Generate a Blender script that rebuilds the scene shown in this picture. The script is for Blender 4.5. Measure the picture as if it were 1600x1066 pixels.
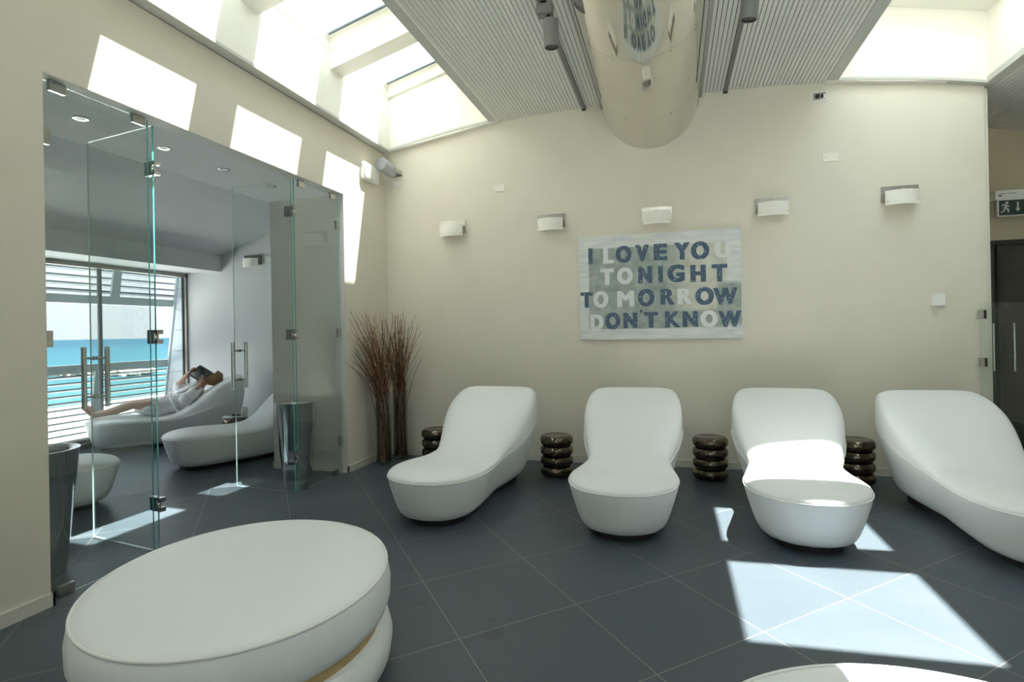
import bpy, bmesh, math, random
from mathutils import Vector, Matrix
random.seed(7)
D = bpy.data
for o in list(D.objects): D.objects.remove(o)
SC = bpy.context.scene
COL = SC.collection

# ------------------------------------------------------------------ camera, sky, sun, exposure
cam = D.cameras.new('camera'); cam.sensor_width = 36; cam.lens = 893.1/1600*36
cam.shift_y = -17.6/1600; cam.clip_start = .05; cam.clip_end = 6000
camo = D.objects.new('camera', cam); COL.objects.link(camo); SC.camera = camo
yaw, pitch, roll = -0.272, 0.0019, -0.0179
cf = Vector((math.sin(yaw)*math.cos(pitch), math.cos(yaw)*math.cos(pitch), math.sin(pitch)))
cr = Vector((math.cos(yaw), -math.sin(yaw), 0)); cu = cr.cross(cf)
cx = cr*math.cos(roll)+cu*math.sin(roll); cyv = -cr*math.sin(roll)+cu*math.cos(roll)
M = Matrix((cx, cyv, -cf)).transposed().to_4x4(); M.translation = Vector((0, 0, 1.4))
camo.matrix_world = M

SUNDIR = Vector((.335, .21, 1)).normalized()
sun = D.lights.new('sun', 'SUN'); sun.energy = 15.5; sun.angle = math.radians(.6); sun.color = (1, .955, .88)
suno = D.objects.new('sun', sun); COL.objects.link(suno); suno.location = SUNDIR*30
suno.rotation_euler = SUNDIR.to_track_quat('Z', 'Y').to_euler()

W = D.worlds.new('sky'); SC.world = W; W.use_nodes = True
nt = W.node_tree; nt.nodes.clear()
tc = nt.nodes.new('ShaderNodeTexCoord'); sx = nt.nodes.new('ShaderNodeSeparateXYZ')
rp = nt.nodes.new('ShaderNodeValToRGB'); bg = nt.nodes.new('ShaderNodeBackground'); wo = nt.nodes.new('ShaderNodeOutputWorld')
nt.links.new(tc.outputs['Generated'], sx.inputs[0]); nt.links.new(sx.outputs['Z'], rp.inputs[0])
nt.links.new(rp.outputs[0], bg.inputs[0]); nt.links.new(bg.outputs[0], wo.inputs[0])
el = rp.color_ramp.elements
el[0].position = 0; el[0].color = (.205, .212, .216, 1)
el[1].position = 1; el[1].color = (.85, .93, .97, 1)
e = el.new(.22); e.color = (.27, .28, .295, 1)
e = el.new(.5); e.color = (.85, .91, .95, 1)
bg.inputs[1].default_value = 2.3
VS = SC.view_settings
VS.view_transform = 'Standard'; VS.look = 'None'; VS.gamma = 1; VS.use_curve_mapping = False; VS.exposure = 1.2
SC.cycles.transparent_max_bounces = 24
SC.cycles.max_bounces = 14; SC.cycles.diffuse_bounces = 8; SC.cycles.glossy_bounces = 6

# ------------------------------------------------------------------ materials
def mat(name, col, rough=.6, metal=0, spec=.5, **kw):
    m = D.materials.new(name); m.use_nodes = True
    p = m.node_tree.nodes['Principled BSDF']
    p.inputs['Base Color'].default_value = (*col, 1); p.inputs['Roughness'].default_value = rough
    p.inputs['Metallic'].default_value = metal; p.inputs['Specular IOR Level'].default_value = spec
    for k, v in kw.items(): p.inputs[k].default_value = v
    return m
def N(m, t): return m.node_tree.nodes.new(t)
def LK(m, a, b): m.node_tree.links.new(a, b)
def PB(m): return m.node_tree.nodes['Principled BSDF']
def noisy(m, scale=8, amount=.06, bump=0, bscale=200, detail=4):
    """gentle procedural variation of colour, optional fine bump"""
    p = PB(m); c = list(p.inputs['Base Color'].default_value)
    t = N(m, 'ShaderNodeTexCoord'); n = N(m, 'ShaderNodeTexNoise'); n.inputs['Scale'].default_value = scale; n.inputs['Detail'].default_value = detail
    r = N(m, 'ShaderNodeValToRGB'); LK(m, t.outputs['Object'], n.inputs['Vector']); LK(m, n.outputs['Fac'], r.inputs[0])
    r.color_ramp.elements[0].position = .3; r.color_ramp.elements[1].position = .7
    r.color_ramp.elements[0].color = (*[x*(1-amount) for x in c[:3]], 1); r.color_ramp.elements[1].color = (*[min(1, x*(1+amount)) for x in c[:3]], 1)
    LK(m, r.outputs[0], p.inputs['Base Color'])
    if bump:
        n2 = N(m, 'ShaderNodeTexNoise'); n2.inputs['Scale'].default_value = bscale; LK(m, t.outputs['Object'], n2.inputs['Vector'])
        b = N(m, 'ShaderNodeBump'); b.inputs['Strength'].default_value = bump; b.inputs['Distance'].default_value = .002
        LK(m, n2.outputs['Fac'], b.inputs['Height']); LK(m, b.outputs[0], p.inputs['Normal'])
    return m

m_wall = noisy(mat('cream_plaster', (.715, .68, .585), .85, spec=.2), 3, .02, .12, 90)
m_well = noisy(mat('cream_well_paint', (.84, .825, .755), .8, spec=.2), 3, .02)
m_trim = noisy(mat('grey_white_trim', (.56, .56, .52), .6, spec=.3), 3, .02)
m_skirt = noisy(mat('skirting_paint', (.66, .64, .56), .5), 3, .02)
m_slat = noisy(mat('slat_board_white', (.74, .735, .685), .6, spec=.3), 2, .02)
m_dark = mat('dark_backing_shadow_line', (.03, .03, .03), .9)
m_glow = noisy(mat('glass_room_plaster', (.60, .62, .63), .8, spec=.2), 3, .02)
m_leather = noisy(mat('white_leather', (.795, .82, .83), .42, spec=.35), 2.5, .012, .10, 260)
m_pipe = noisy(mat('white_piping', (.80, .81, .80), .45), 5, .02)
m_base = noisy(mat('black_plinth', (.02, .02, .02), .7), 5, .1)
m_chrome = noisy(mat('polished_steel', (.72, .71, .69), .06, 1), 4, .03)
m_brush = noisy(mat('brushed_steel', (.52, .52, .50), .24, 1), 20, .08)
m_bronze = noisy(mat('dark_bronze_glaze', (.16, .135, .10), .07, .9), 6, .15)
m_alu = noisy(mat('anodised_frame', (.30, .29, .26), .4, .6), 6, .06)
m_lou = noisy(mat('louvre_metal', (.17, .205, .26), .5, .1), 6, .05)
m_loug = noisy(mat('louvre_beam_metal', (.50, .56, .58), .5, .1), 4, .06)
m_white = noisy(mat('white_plastic', (.80, .80, .77), .4), 5, .02)
m_grey = noisy(mat('grey_speaker_plastic', (.42, .44, .45), .45), 5, .04)
m_track = noisy(mat('track_grey', (.17, .17, .155), .45), 5, .04)
m_spot = noisy(mat('spotlight_grey', (.25, .25, .24), .4), 5, .04)
m_black = noisy(mat('black_plastic', (.015, .015, .017), .35), 9, .2)
m_plate = noisy(mat('cream_cover_plate', (.80, .77, .68), .4), 5, .02)
m_shade = noisy(mat('opal_shade', (.84, .82, .76), .35), 5, .02)
m_robe = noisy(mat('white_towelling', (.86, .86, .88), .95, spec=.1), 14, .06, .7, 240)
m_skin = noisy(mat('skin', (.56, .33, .24), .55), 12, .06)
m_hair = noisy(mat('blonde_hair', (.30, .19, .09), .6), 40, .3)
m_paper = noisy(mat('paper', (.75, .75, .73), .7), 9, .04)
m_wood = noisy(mat('tan_band', (.50, .36, .17), .6), 22, .15)
m_siding = noisy(mat('grey_blue_siding', (.50, .55, .60), .7), 2, .05)
m_concrete = noisy(mat('white_roof_deck', (.66, .66, .64), .8), 1.5, .08)
m_rock = noisy(mat('breakwater_rock', (.42, .38, .30), .9), .3, .4)
m_doordark = noisy(mat('smoked_door', (.035, .034, .028), .12, spec=.6), 4, .2)
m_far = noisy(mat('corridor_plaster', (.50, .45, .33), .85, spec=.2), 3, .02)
m_warm = noisy(mat('warm_reflector', (.72, .55, .30), .4), 8, .05)
m_cup = noisy(mat('frosted_cup', (.70, .70, .62), .3), 8, .05)

def glassmat(name, tint, gloss=1.0, edge=False):
    m = D.materials.new(name); m.use_nodes = True; m.node_tree.nodes.clear()
    o = N(m, 'ShaderNodeOutputMaterial'); mx = N(m, 'ShaderNodeMixShader'); tr = N(m, 'ShaderNodeBsdfTransparent')
    gl = N(m, 'ShaderNodeBsdfGlossy'); fr = N(m, 'ShaderNodeFresnel'); fr.inputs[0].default_value = 1.45
    mu = N(m, 'ShaderNodeMath'); mu.operation = 'MULTIPLY'; mu.inputs[1].default_value = gloss
    ge = N(m, 'ShaderNodeNewGeometry'); ir = N(m, 'ShaderNodeMapRange'); ir.inputs[3].default_value = 1.45; ir.inputs[4].default_value = 1/1.45
    LK(m, ge.outputs['Backfacing'], ir.inputs[0]); LK(m, ir.outputs[0], fr.inputs[0])
    tr.inputs[0].default_value = (*tint, 1); gl.inputs['Roughness'].default_value = 0; gl.inputs[0].default_value = (.95, 1, .98, 1)
    LK(m, fr.outputs[0], mu.inputs[0]); LK(m, mu.outputs[0], mx.inputs[0]); LK(m, tr.outputs[0], mx.inputs[1]); LK(m, gl.outputs[0], mx.inputs[2])
    LK(m, mx.outputs[0], o.inputs[0]); return m
m_glass = glassmat('clear_toughened_glass', (.965, .985, .98))
m_wing = glassmat('window_glass', (.95, .98, .98), .6)
m_vglass = glassmat('vase_glass', (.86, .89, .87))
m_edge = mat('teal_glass_edge', (.10, .42, .38), .15, 0, .6)
m_edge2 = mat('pale_glass_edge', (.45, .60, .58), .15, 0, .6)

def floor_mat():
    m = mat('slate_tiles', (.075, .086, .094), .42, spec=.42); p = PB(m)
    t = N(m, 'ShaderNodeTexCoord'); sp = N(m, 'ShaderNodeSeparateXYZ'); LK(m, t.outputs['Object'], sp.inputs[0])
    ax, ay, bx, by = .463, .449, -.412, .511; det = ax*by-ay*bx; px, py = -.492, 2.89
    def lin(cx_, cy_, c0):
        a = N(m, 'ShaderNodeMath'); a.operation = 'MULTIPLY'; a.inputs[1].default_value = cx_; LK(m, sp.outputs[0], a.inputs[0])
        b = N(m, 'ShaderNodeMath'); b.operation = 'MULTIPLY_ADD'; b.inputs[1].default_value = cy_; LK(m, sp.outputs[1], b.inputs[0]); LK(m, a.outputs[0], b.inputs[2])
        c = N(m, 'ShaderNodeMath'); c.operation = 'ADD'; c.inputs[1].default_value = c0; LK(m, b.outputs[0], c.inputs[0]); return c
    u = lin(by/det, -bx/det, -(by*px-bx*py)/det); v = lin(-ay/det, ax/det, -(-ay*px+ax*py)/det)
    def dist(q):
        f = N(m, 'ShaderNodeMath'); f.operation = 'PINGPONG'; f.inputs[1].default_value = .5; LK(m, q.outputs[0], f.inputs[0]); return f
    du, dv = dist(u), dist(v)
    mn = N(m, 'ShaderNodeMath'); mn.operation = 'MINIMUM'; LK(m, du.outputs[0], mn.inputs[0]); LK(m, dv.outputs[0], mn.inputs[1])
    ls = N(m, 'ShaderNodeMapRange'); ls.inputs[1].default_value = .0025; ls.inputs[2].default_value = .0052; ls.inputs[3].default_value = 1; ls.inputs[4].default_value = 0
    LK(m, mn.outputs[0], ls.inputs[0])
    # per-tile shade
    fu = N(m, 'ShaderNodeMath'); fu.operation = 'FLOOR'; LK(m, u.outputs[0], fu.inputs[0])
    fv = N(m, 'ShaderNodeMath'); fv.operation = 'FLOOR'; LK(m, v.outputs[0], fv.inputs[0])
    cb = N(m, 'ShaderNodeCombineXYZ'); LK(m, fu.outputs[0], cb.inputs[0]); LK(m, fv.outputs[0], cb.inputs[1])
    wn = N(m, 'ShaderNodeTexWhiteNoise'); wn.noise_dimensions = '3D'; LK(m, cb.outputs[0], wn.inputs['Vector'])
    n1 = N(m, 'ShaderNodeTexNoise'); n1.inputs['Scale'].default_value = 1.6; n1.inputs['Detail'].default_value = 6; LK(m, t.outputs['Object'], n1.inputs['Vector'])
    n2 = N(m, 'ShaderNodeTexNoise'); n2.inputs['Scale'].default_value = 160; LK(m, t.outputs['Object'], n2.inputs['Vector'])
    c1 = N(m, 'ShaderNodeMixRGB'); c1.inputs[1].default_value = (.054, .071, .088, 1); c1.inputs[2].default_value = (.076, .095, .113, 1)
    ad = N(m, 'ShaderNodeMath'); ad.operation = 'ADD'; ml = N(m, 'ShaderNodeMath'); ml.operation = 'MULTIPLY'; ml.inputs[1].default_value = .3
    LK(m, wn.outputs['Value'], ml.inputs[0]); LK(m, ml.outputs[0], ad.inputs[0])
    m3 = N(m, 'ShaderNodeMath'); m3.operation = 'MULTIPLY'; m3.inputs[1].default_value = .7; LK(m, n1.outputs['Fac'], m3.inputs[0]); LK(m, m3.outputs[0], ad.inputs[1])
    LK(m, ad.outputs[0], c1.inputs[0])
    # damp spots near known places
    last = c1.outputs[0]
    for (sx_, sy_, r_) in ((-1.53, 3.1, .05), (-1.6, 3.17, .035), (-1.27, 2.72, .035), (-.82, 2.52, .05), (-.86, 2.64, .02), (.22, 4.55, .03), (-4.0, 3.9, .05)):
        ds = N(m, 'ShaderNodeVectorMath'); ds.operation = 'DISTANCE'; ds.inputs[1].default_value = (sx_, sy_, 0); LK(m, t.outputs['Object'], ds.inputs[0])
        da = N(m, 'ShaderNodeMath'); da.operation = 'MULTIPLY_ADD'; da.inputs[1].default_value = .05; LK(m, n1.outputs['Fac'], da.inputs[0]); LK(m, ds.outputs['Value'], da.inputs[2])
        mr = N(m, 'ShaderNodeMapRange'); mr.inputs[1].default_value = r_+.01; mr.inputs[2].default_value = r_+.035; mr.inputs[3].default_value = .35; mr.inputs[4].default_value = 0
        LK(m, da.outputs[0], mr.inputs[0])
        mx = N(m, 'ShaderNodeMixRGB'); LK(m, mr.outputs[0], mx.inputs[0]); LK(m, last, mx.inputs[1]); mx.inputs[2].default_value = (.035, .04, .043, 1); last = mx.outputs[0]
    g = N(m, 'ShaderNodeMixRGB'); LK(m, ls.outputs[0], g.inputs[0]); LK(m, last, g.inputs[1]); g.inputs[2].default_value = (.22, .215, .20, 1)
    LK(m, g.outputs[0], p.inputs['Base Color'])
    rr = N(m, 'ShaderNodeMapRange'); rr.inputs[3].default_value = .34; rr.inputs[4].default_value = .5; LK(m, n1.outputs['Fac'], rr.inputs[0]); LK(m, rr.outputs[0], p.inputs['Roughness'])
    b = N(m, 'ShaderNodeBump'); b.inputs['Strength'].default_value = .15; b.inputs['Distance'].default_value = .002; LK(m, n2.outputs['Fac'], b.inputs['Height']); LK(m, b.outputs[0], p.inputs['Normal'])
    return m
m_floor = floor_mat()

def dotted(name, c0, c1, axes=(1, 2), step=.03, rad=.25, metal=1, rough=.2):
    m = mat(name, c0, rough, metal); p = PB(m)
    t = N(m, 'ShaderNodeTexCoord'); sp = N(m, 'ShaderNodeSeparateXYZ'); LK(m, t.outputs['Object'], sp.inputs[0])
    cb = N(m, 'ShaderNodeCombineXYZ')
    for i, a in enumerate(axes):
        q = N(m, 'ShaderNodeMath'); q.operation = 'MULTIPLY'; q.inputs[1].default_value = 1/step; LK(m, sp.outputs[a], q.inputs[0])
        f = N(m, 'ShaderNodeMath'); f.operation = 'FRACT'; LK(m, q.outputs[0], f.inputs[0])
        s = N(m, 'ShaderNodeMath'); s.operation = 'SUBTRACT'; s.inputs[1].default_value = .5; LK(m, f.outputs[0], s.inputs[0]); LK(m, s.outputs[0], cb.inputs[i])
    ln = N(m, 'ShaderNodeVectorMath'); ln.operation = 'LENGTH'; LK(m, cb.outputs[0], ln.inputs[0])
    g = N(m, 'ShaderNodeMath'); g.operation = 'LESS_THAN'; g.inputs[1].default_value = rad; LK(m, ln.outputs['Value'], g.inputs[0])
    mx = N(m, 'ShaderNodeMixRGB'); LK(m, g.outputs[0], mx.inputs[0]); mx.inputs[1].default_value = (*c0, 1); mx.inputs[2].default_value = (*c1, 1)
    LK(m, mx.outputs[0], p.inputs['Base Color']); return m
m_perf = dotted('perforated_steel', (.55, .54, .50), (.10, .10, .09), (1, 2), .018, .26, .35, .35)
m_paper_wall = dotted('patterned_wallpaper', (.58, .56, .51), (.555, .535, .485), (0, 2), .045, .42, 0, .7)
m_paper_wall2 = dotted('patterned_wallpaper_pale', (.60, .61, .62), (.575, .585, .595), (0, 2), .05, .42, 0, .7)

# ------------------------------------------------------------------ mesh helpers
def obj(name, bm, m, parent=None, smooth=False, loc=None):
    me = D.meshes.new(name); bmesh.ops.recalc_face_normals(bm, faces=bm.faces); bm.to_mesh(me); bm.free()
    ms = m if isinstance(m, (list, tuple)) else [m]
    for x in ms: me.materials.append(x)
    if smooth:
        for f in me.polygons: f.use_smooth = True
    o = D.objects.new(name, me); COL.objects.link(o)
    if parent: o.parent = parent
    if loc: o.location = loc
    return o
def autosmooth(o, deg=35):
    me = o.data
    for f in me.polygons: f.use_smooth = True
    try: me.set_sharp_from_angle(angle=math.radians(deg))
    except Exception: pass
    return o
def tag(o, label, cat, group=None):
    o['label'] = label; o['category'] = cat
    if group: o['group'] = group
    return o
def struct(name, bm, m, **k):
    o = obj(name, bm, m, **k); o['kind'] = 'structure'; return o
def empty(name, loc=(0, 0, 0), rz=0):
    o = D.objects.new(name, None); COL.objects.link(o); o.location = loc; o.rotation_euler = (0, 0, rz); o.empty_display_size = .1
    return o
def copy_tree(o, parent=None):
    c = o.copy(); COL.objects.link(c); c.parent = parent
    for ch in list(o.children): copy_tree(ch, c)
    return c
def box(bm, x0, x1, y0, y1, z0, z1, mi=0, bev=0):
    vs = [bm.verts.new(p) for p in ((x0, y0, z0), (x1, y0, z0), (x1, y1, z0), (x0, y1, z0), (x0, y0, z1), (x1, y0, z1), (x1, y1, z1), (x0, y1, z1))]
    fs = [bm.faces.new([vs[i] for i in f]) for f in ((0, 3, 2, 1), (4, 5, 6, 7), (0, 1, 5, 4), (1, 2, 6, 5), (2, 3, 7, 6), (3, 0, 4, 7))]
    for f in fs: f.material_index = mi
    if bev:
        bmesh.ops.bevel(bm, geom=list({e for f in fs for e in f.edges}), offset=bev, segments=2, affect='EDGES')
    return vs
def B(*a, **k):
    bm = bmesh.new(); box(bm, *a, **k); return bm
def hexa(bm, pts, mi=0):
    vs = [bm.verts.new(p) for p in pts]
    for f in ((0, 3, 2, 1), (4, 5, 6, 7), (0, 1, 5, 4), (1, 2, 6, 5), (2, 3, 7, 6), (3, 0, 4, 7)):
        bm.faces.new([vs[i] for i in f]).material_index = mi
def quad(bm, *p, mi=0):
    f = bm.faces.new([bm.verts.new(q) for q in p]); f.material_index = mi; return f
def prism(bm, poly, axis, a, b, mi=0):
    """polygon (2-D) extruded along axis 0/1/2 between a and b"""
    def mk(p, t):
        if axis == 0: return (t, p[0], p[1])
        if axis == 1: return (p[0], t, p[1])
        return (p[0], p[1], t)
    A = [bm.verts.new(mk(p, a)) for p in poly]; C = [bm.verts.new(mk(p, b)) for p in poly]; n = len(poly)
    bm.faces.new(A).material_index = mi; bm.faces.new(C[::-1]).material_index = mi
    for i in range(n): bm.faces.new((A[i], C[i], C[(i+1) % n], A[(i+1) % n])).material_index = mi
def lathe(bm, prof, n=48, c=(0, 0, 0), sx_=1, sy_=1, close=False):
    rings = []
    for r, z in prof:
        if r < 1e-5: rings.append([bm.verts.new((c[0], c[1], c[2]+z))])
        else: rings.append([bm.verts.new((c[0]+r*sx_*math.cos(2*math.pi*i/n), c[1]+r*sy_*math.sin(2*math.pi*i/n), c[2]+z)) for i in range(n)])
    for a, b in zip(rings, rings[1:]):
        for i in range(n):
            j = (i+1) % n
            if len(a) == 1 and len(b) == 1: continue
            if len(a) == 1: bm.faces.new((a[0], b[i], b[j]))
            elif len(b) == 1: bm.faces.new((a[i], a[j], b[0]))
            else: bm.faces.new((a[i], a[j], b[j], b[i]))
def frame(d):
    d = Vector(d).normalized(); u = d.orthogonal().normalized(); return u, d.cross(u)
def tube(bm, pts, r, n=8, closed=False, caps=True):
    pts = [Vector(p) for p in pts]; rs = r if isinstance(r, (list, tuple)) else [r]*len(pts); rings = []
    u = None
    for i, p in enumerate(pts):
        if closed: d = pts[(i+1) % len(pts)]-pts[i-1]
        else: d = (pts[min(i+1, len(pts)-1)]-pts[max(i-1, 0)])
        d.normalize()
        if u is None: u = d.orthogonal().normalized()
        u = (u-d*u.dot(d)).normalized(); v = d.cross(u)
        rings.append([bm.verts.new(p+(u*math.cos(2*math.pi*k/n)+v*math.sin(2*math.pi*k/n))*rs[i]) for k in range(n)])
    m_ = len(rings)
    for i in range(m_ if closed else m_-1):
        a, b = rings[i], rings[(i+1) % m_]
        for k in range(n): bm.faces.new((a[k], a[(k+1) % n], b[(k+1) % n], b[k]))
    if caps and not closed: bm.faces.new(rings[0][::-1]); bm.faces.new(rings[-1])
def smoothstep(a, b, x):
    t = max(0, min(1, (x-a)/(b-a))); return t*t*(3-2*t)
def interp(tab, x):
    """smooth (catmull-rom like) interpolation of a table of (x, y)"""
    if x <= tab[0][0]: return tab[0][1]
    if x >= tab[-1][0]: return tab[-1][1]
    for i in range(len(tab)-1):
        if tab[i][0] <= x <= tab[i+1][0]:
            x0, y0 = tab[i]; x1, y1 = tab[i+1]; h = x1-x0; t = (x-x0)/h
            m0 = (y1-tab[i-1][1])/(x1-tab[i-1][0]) if i > 0 else (y1-y0)/h
            m1 = (tab[i+2][1]-y0)/(tab[i+2][0]-x0) if i+2 < len(tab) else (y1-y0)/h
            return (2*t**3-3*t*t+1)*y0+(t**3-2*t*t+t)*h*m0+(-2*t**3+3*t*t)*y1+(t**3-t*t)*h*m1

# ------------------------------------------------------------------ the room shell
XL, YB, XR = -3.159, 6.0, 2.705          # glass wall, painting wall, end of painting wall
YR, XE, YF = -4.0, 4.6, 7.0              # wall behind the viewer, far right wall, corridor wall
XC = -.167
def zc(x):
    d = abs(x-XC)
    if d > 2.88: return 3.735-.0115*2.88**2.86-.2*(d-2.88)
    return 3.735-.0115*d**2.86
OY0, OY1, OZ = 2.234, 5.10, 2.81         # opening of the glass room
XW, YW = -7.2, 7.15                      # sea window wall and its neighbour
PX, PY = -4.06, 5.13                     # stub wall

struct('floor', B(-7.6, XE, YR, YW+.1, -.1, 0), m_floor)
# left wall (with the glass opening)
bm = bmesh.new(); zt = 3.462
box(bm, XL-.12, XL, YR, OY0, 0, zt); box(bm, XL-.12, XL, OY0, OY1, OZ, zt); box(bm, XL-.12, XL, OY1, YB, 0, zt)
struct('wall_left', bm, m_wall)
# painting wall, top follows the shallow vault
bm = bmesh.new(); poly = [(XL-.12, 0), (XR, 0)]
xs = [XR-(XR-(XL-.12))*i/40 for i in range(41)]
poly += [(x, zc(max(x, XL))+.05) for x in xs]
prism(bm, poly, 1, YB, YB+.12); struct('wall_back', bm, m_wall)
# wall around the corridor
bm = bmesh.new(); box(bm, XR-.12, XR, YB+.12, YF, 0, 3.45); struct('wall_corridor', bm, m_far)
DX0, DX1, DZ = 3.0, 4.45, 2.24
bm = bmesh.new(); box(bm, XR-.12, DX0, YF, YF+.1, 0, 3.6); box(bm, DX0, DX1, YF, YF+.1, DZ, 3.6); box(bm, DX1, XE, YF, YF+.1, 0, 3.6)
struct('wall_far', bm, m_far)
struct('wall_right', B(XE, XE+.1, YR, YF+.1, 0, 3.7), m_wall)
# unseen wall behind the viewer: window and terrace added to bounce daylight indoors
bm = bmesh.new(); box(bm, XL-.12, XE, YR-.1, YR, 0, .3); box(bm, XL-.12, XE, YR-.1, YR, 2.3, 3.8); box(bm, XL-.12, -1.4, YR-.1, YR, .3, 2.3); box(bm, 3.2, XE, YR-.1, YR, .3, 2.3)
struct('wall_rear', bm, m_wall)
o = struct('window_2', B(-1.4, 3.2, YR-.06, YR-.05, .3, 2.3), m_wing)
bm = bmesh.new()
for x in (-1.4, .1, 1.6, 3.15): box(bm, x, x+.05, YR-.08, YR-.03, .3, 2.3)
obj('window_frame', bm, m_alu, o)
bm = bmesh.new(); box(bm, XL-2, XE+4, -16, YR-.12, -.3, -.12); struct('terrace_bounce_fill', bm, m_concrete)  # added sunlit slab, throws fill light in through the rear window

# skirting boards
bm = bmesh.new(); box(bm, XL-.005, XL+.014, YR, OY0+.012, 0, .07); box(bm, XL-.12, XL+.014, OY0, OY0+.012, 0, .07); struct('baseboard_left', bm, m_skirt)
bm = bmesh.new(); box(bm, XL, XL+.014, OY1-.012, YB, 0, .07); box(bm, XL-.12, XL+.014, OY1-.012, OY1, 0, .07); struct('baseboard_corner', bm, m_skirt)
struct('baseboard_back', B(XL+.014, XR, YB-.014, YB, 0, .07), m_skirt)
bm = bmesh.new(); box(bm, PX-.014, XL-.12, PY-.014, PY, 0, .07); box(bm, PX-.014, PX, PY-.014, PY+.12, 0, .07); struct('baseboard_niche', bm, m_skirt)

# ---- slatted vault ceiling
SL, SR = -1.78, 1.44                       # slatted field
YS0, YS1 = -3.9, YB
def slats(name, x0, x1, y0, y1, pitch=.0348, gap=.0058):
    bm = bmesh.new(); n = int(round((x1-x0)/pitch)); p = (x1-x0)/n
    for i in range(n):
        a, b = x0+i*p+gap/2, x0+(i+1)*p-gap/2
        hexa(bm, [(a, y0, zc(a)), (b, y0, zc(b)), (b, y1, zc(b)), (a, y1, zc(a)), (a, y0, zc(a)+.012), (b, y0, zc(b)+.012), (b, y1, zc(b)+.012), (a, y1, zc(a)+.012)])
    m_ = 16
    for i in range(m_):
        a, b = x0+(x1-x0)*i/m_, x0+(x1-x0)*(i+1)/m_
        hexa(bm, [(a, y0, zc(a)+.022), (b, y0, zc(b)+.022), (b, y1, zc(b)+.022), (a, y1, zc(a)+.022), (a, y0, zc(a)+.06), (b, y0, zc(b)+.06), (b, y1, zc(b)+.06), (a, y1, zc(a)+.06)], 1)
    return struct(name, bm, [m_slat, m_dark])
slats('ceiling', SL, SR, YR, YB)
slats('ceiling_corridor', XR+.07, XE, YR, YF, .036)
# smooth margins of the vault and lips round the roof lights
WL0, WL1 = XL+.095, -1.872                # left light well
WR0, WR1 = 1.535, XR+.0                  # right light well
WYE = 5.935
def margin(name, x0, x1, y0, y1, th=.05):
    bm = bmesh.new(); m_ = 6
    for i in range(m_):
        a, b = x0+(x1-x0)*i/m_, x0+(x1-x0)*(i+1)/m_
        za, zb = (zc(a)-.004 if a > XL+.2 or a < 0 else zc(a)), zc(b)-.004
        hexa(bm, [(a, y0, zc(a)-.004), (b, y0, zc(b)-.004), (b, y1, zc(b)-.004), (a, y1, zc(a)-.004), (a, y0, zc(a)+th), (b, y0, zc(b)+th), (b, y1, zc(b)+th), (a, y1, zc(a)+th)])
    return struct(name, bm, m_trim)
margin('trim_1', WL1, SL, YR, YB); margin('trim_2', SR, WR0, YR, YB); margin('trim_3', XR-.008, XR+.07, YR, YF)
bm = bmesh.new(); box(bm, XL+.006, WL0+.008, YR+.01, YB-.05, 3.466, 3.49); box(bm, XL-.1, XL+.012, YR+.01, YB-.01, 3.472, 3.52, mi=1); struct('trim_4_shadow_line', bm, [m_trim, m_dark])  # second, dark box paints in the shadow line between wall and lip
bm = bmesh.new(); m_ = 10
for (x0, x1) in ((XL+.02, WL1+.01), (WR0-.01, XR+.01)):
    for i in range(m_):
        a, b = x0+(x1-x0)*i/m_, x0+(x1-x0)*(i+1)/m_
        hexa(bm, [(a, WYE-.008, zc(a)-.01), (b, WYE-.008, zc(b)-.01), (b, YB-.001, zc(b)-.01), (a, YB-.001, zc(a)-.01), (a, WYE-.008, zc(a)+.014), (b, WYE-.008, zc(b)+.014), (b, YB-.001, zc(b)+.014), (a, YB-.001, zc(a)+.014)])
struct('trim_5', bm, m_trim)

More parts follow.
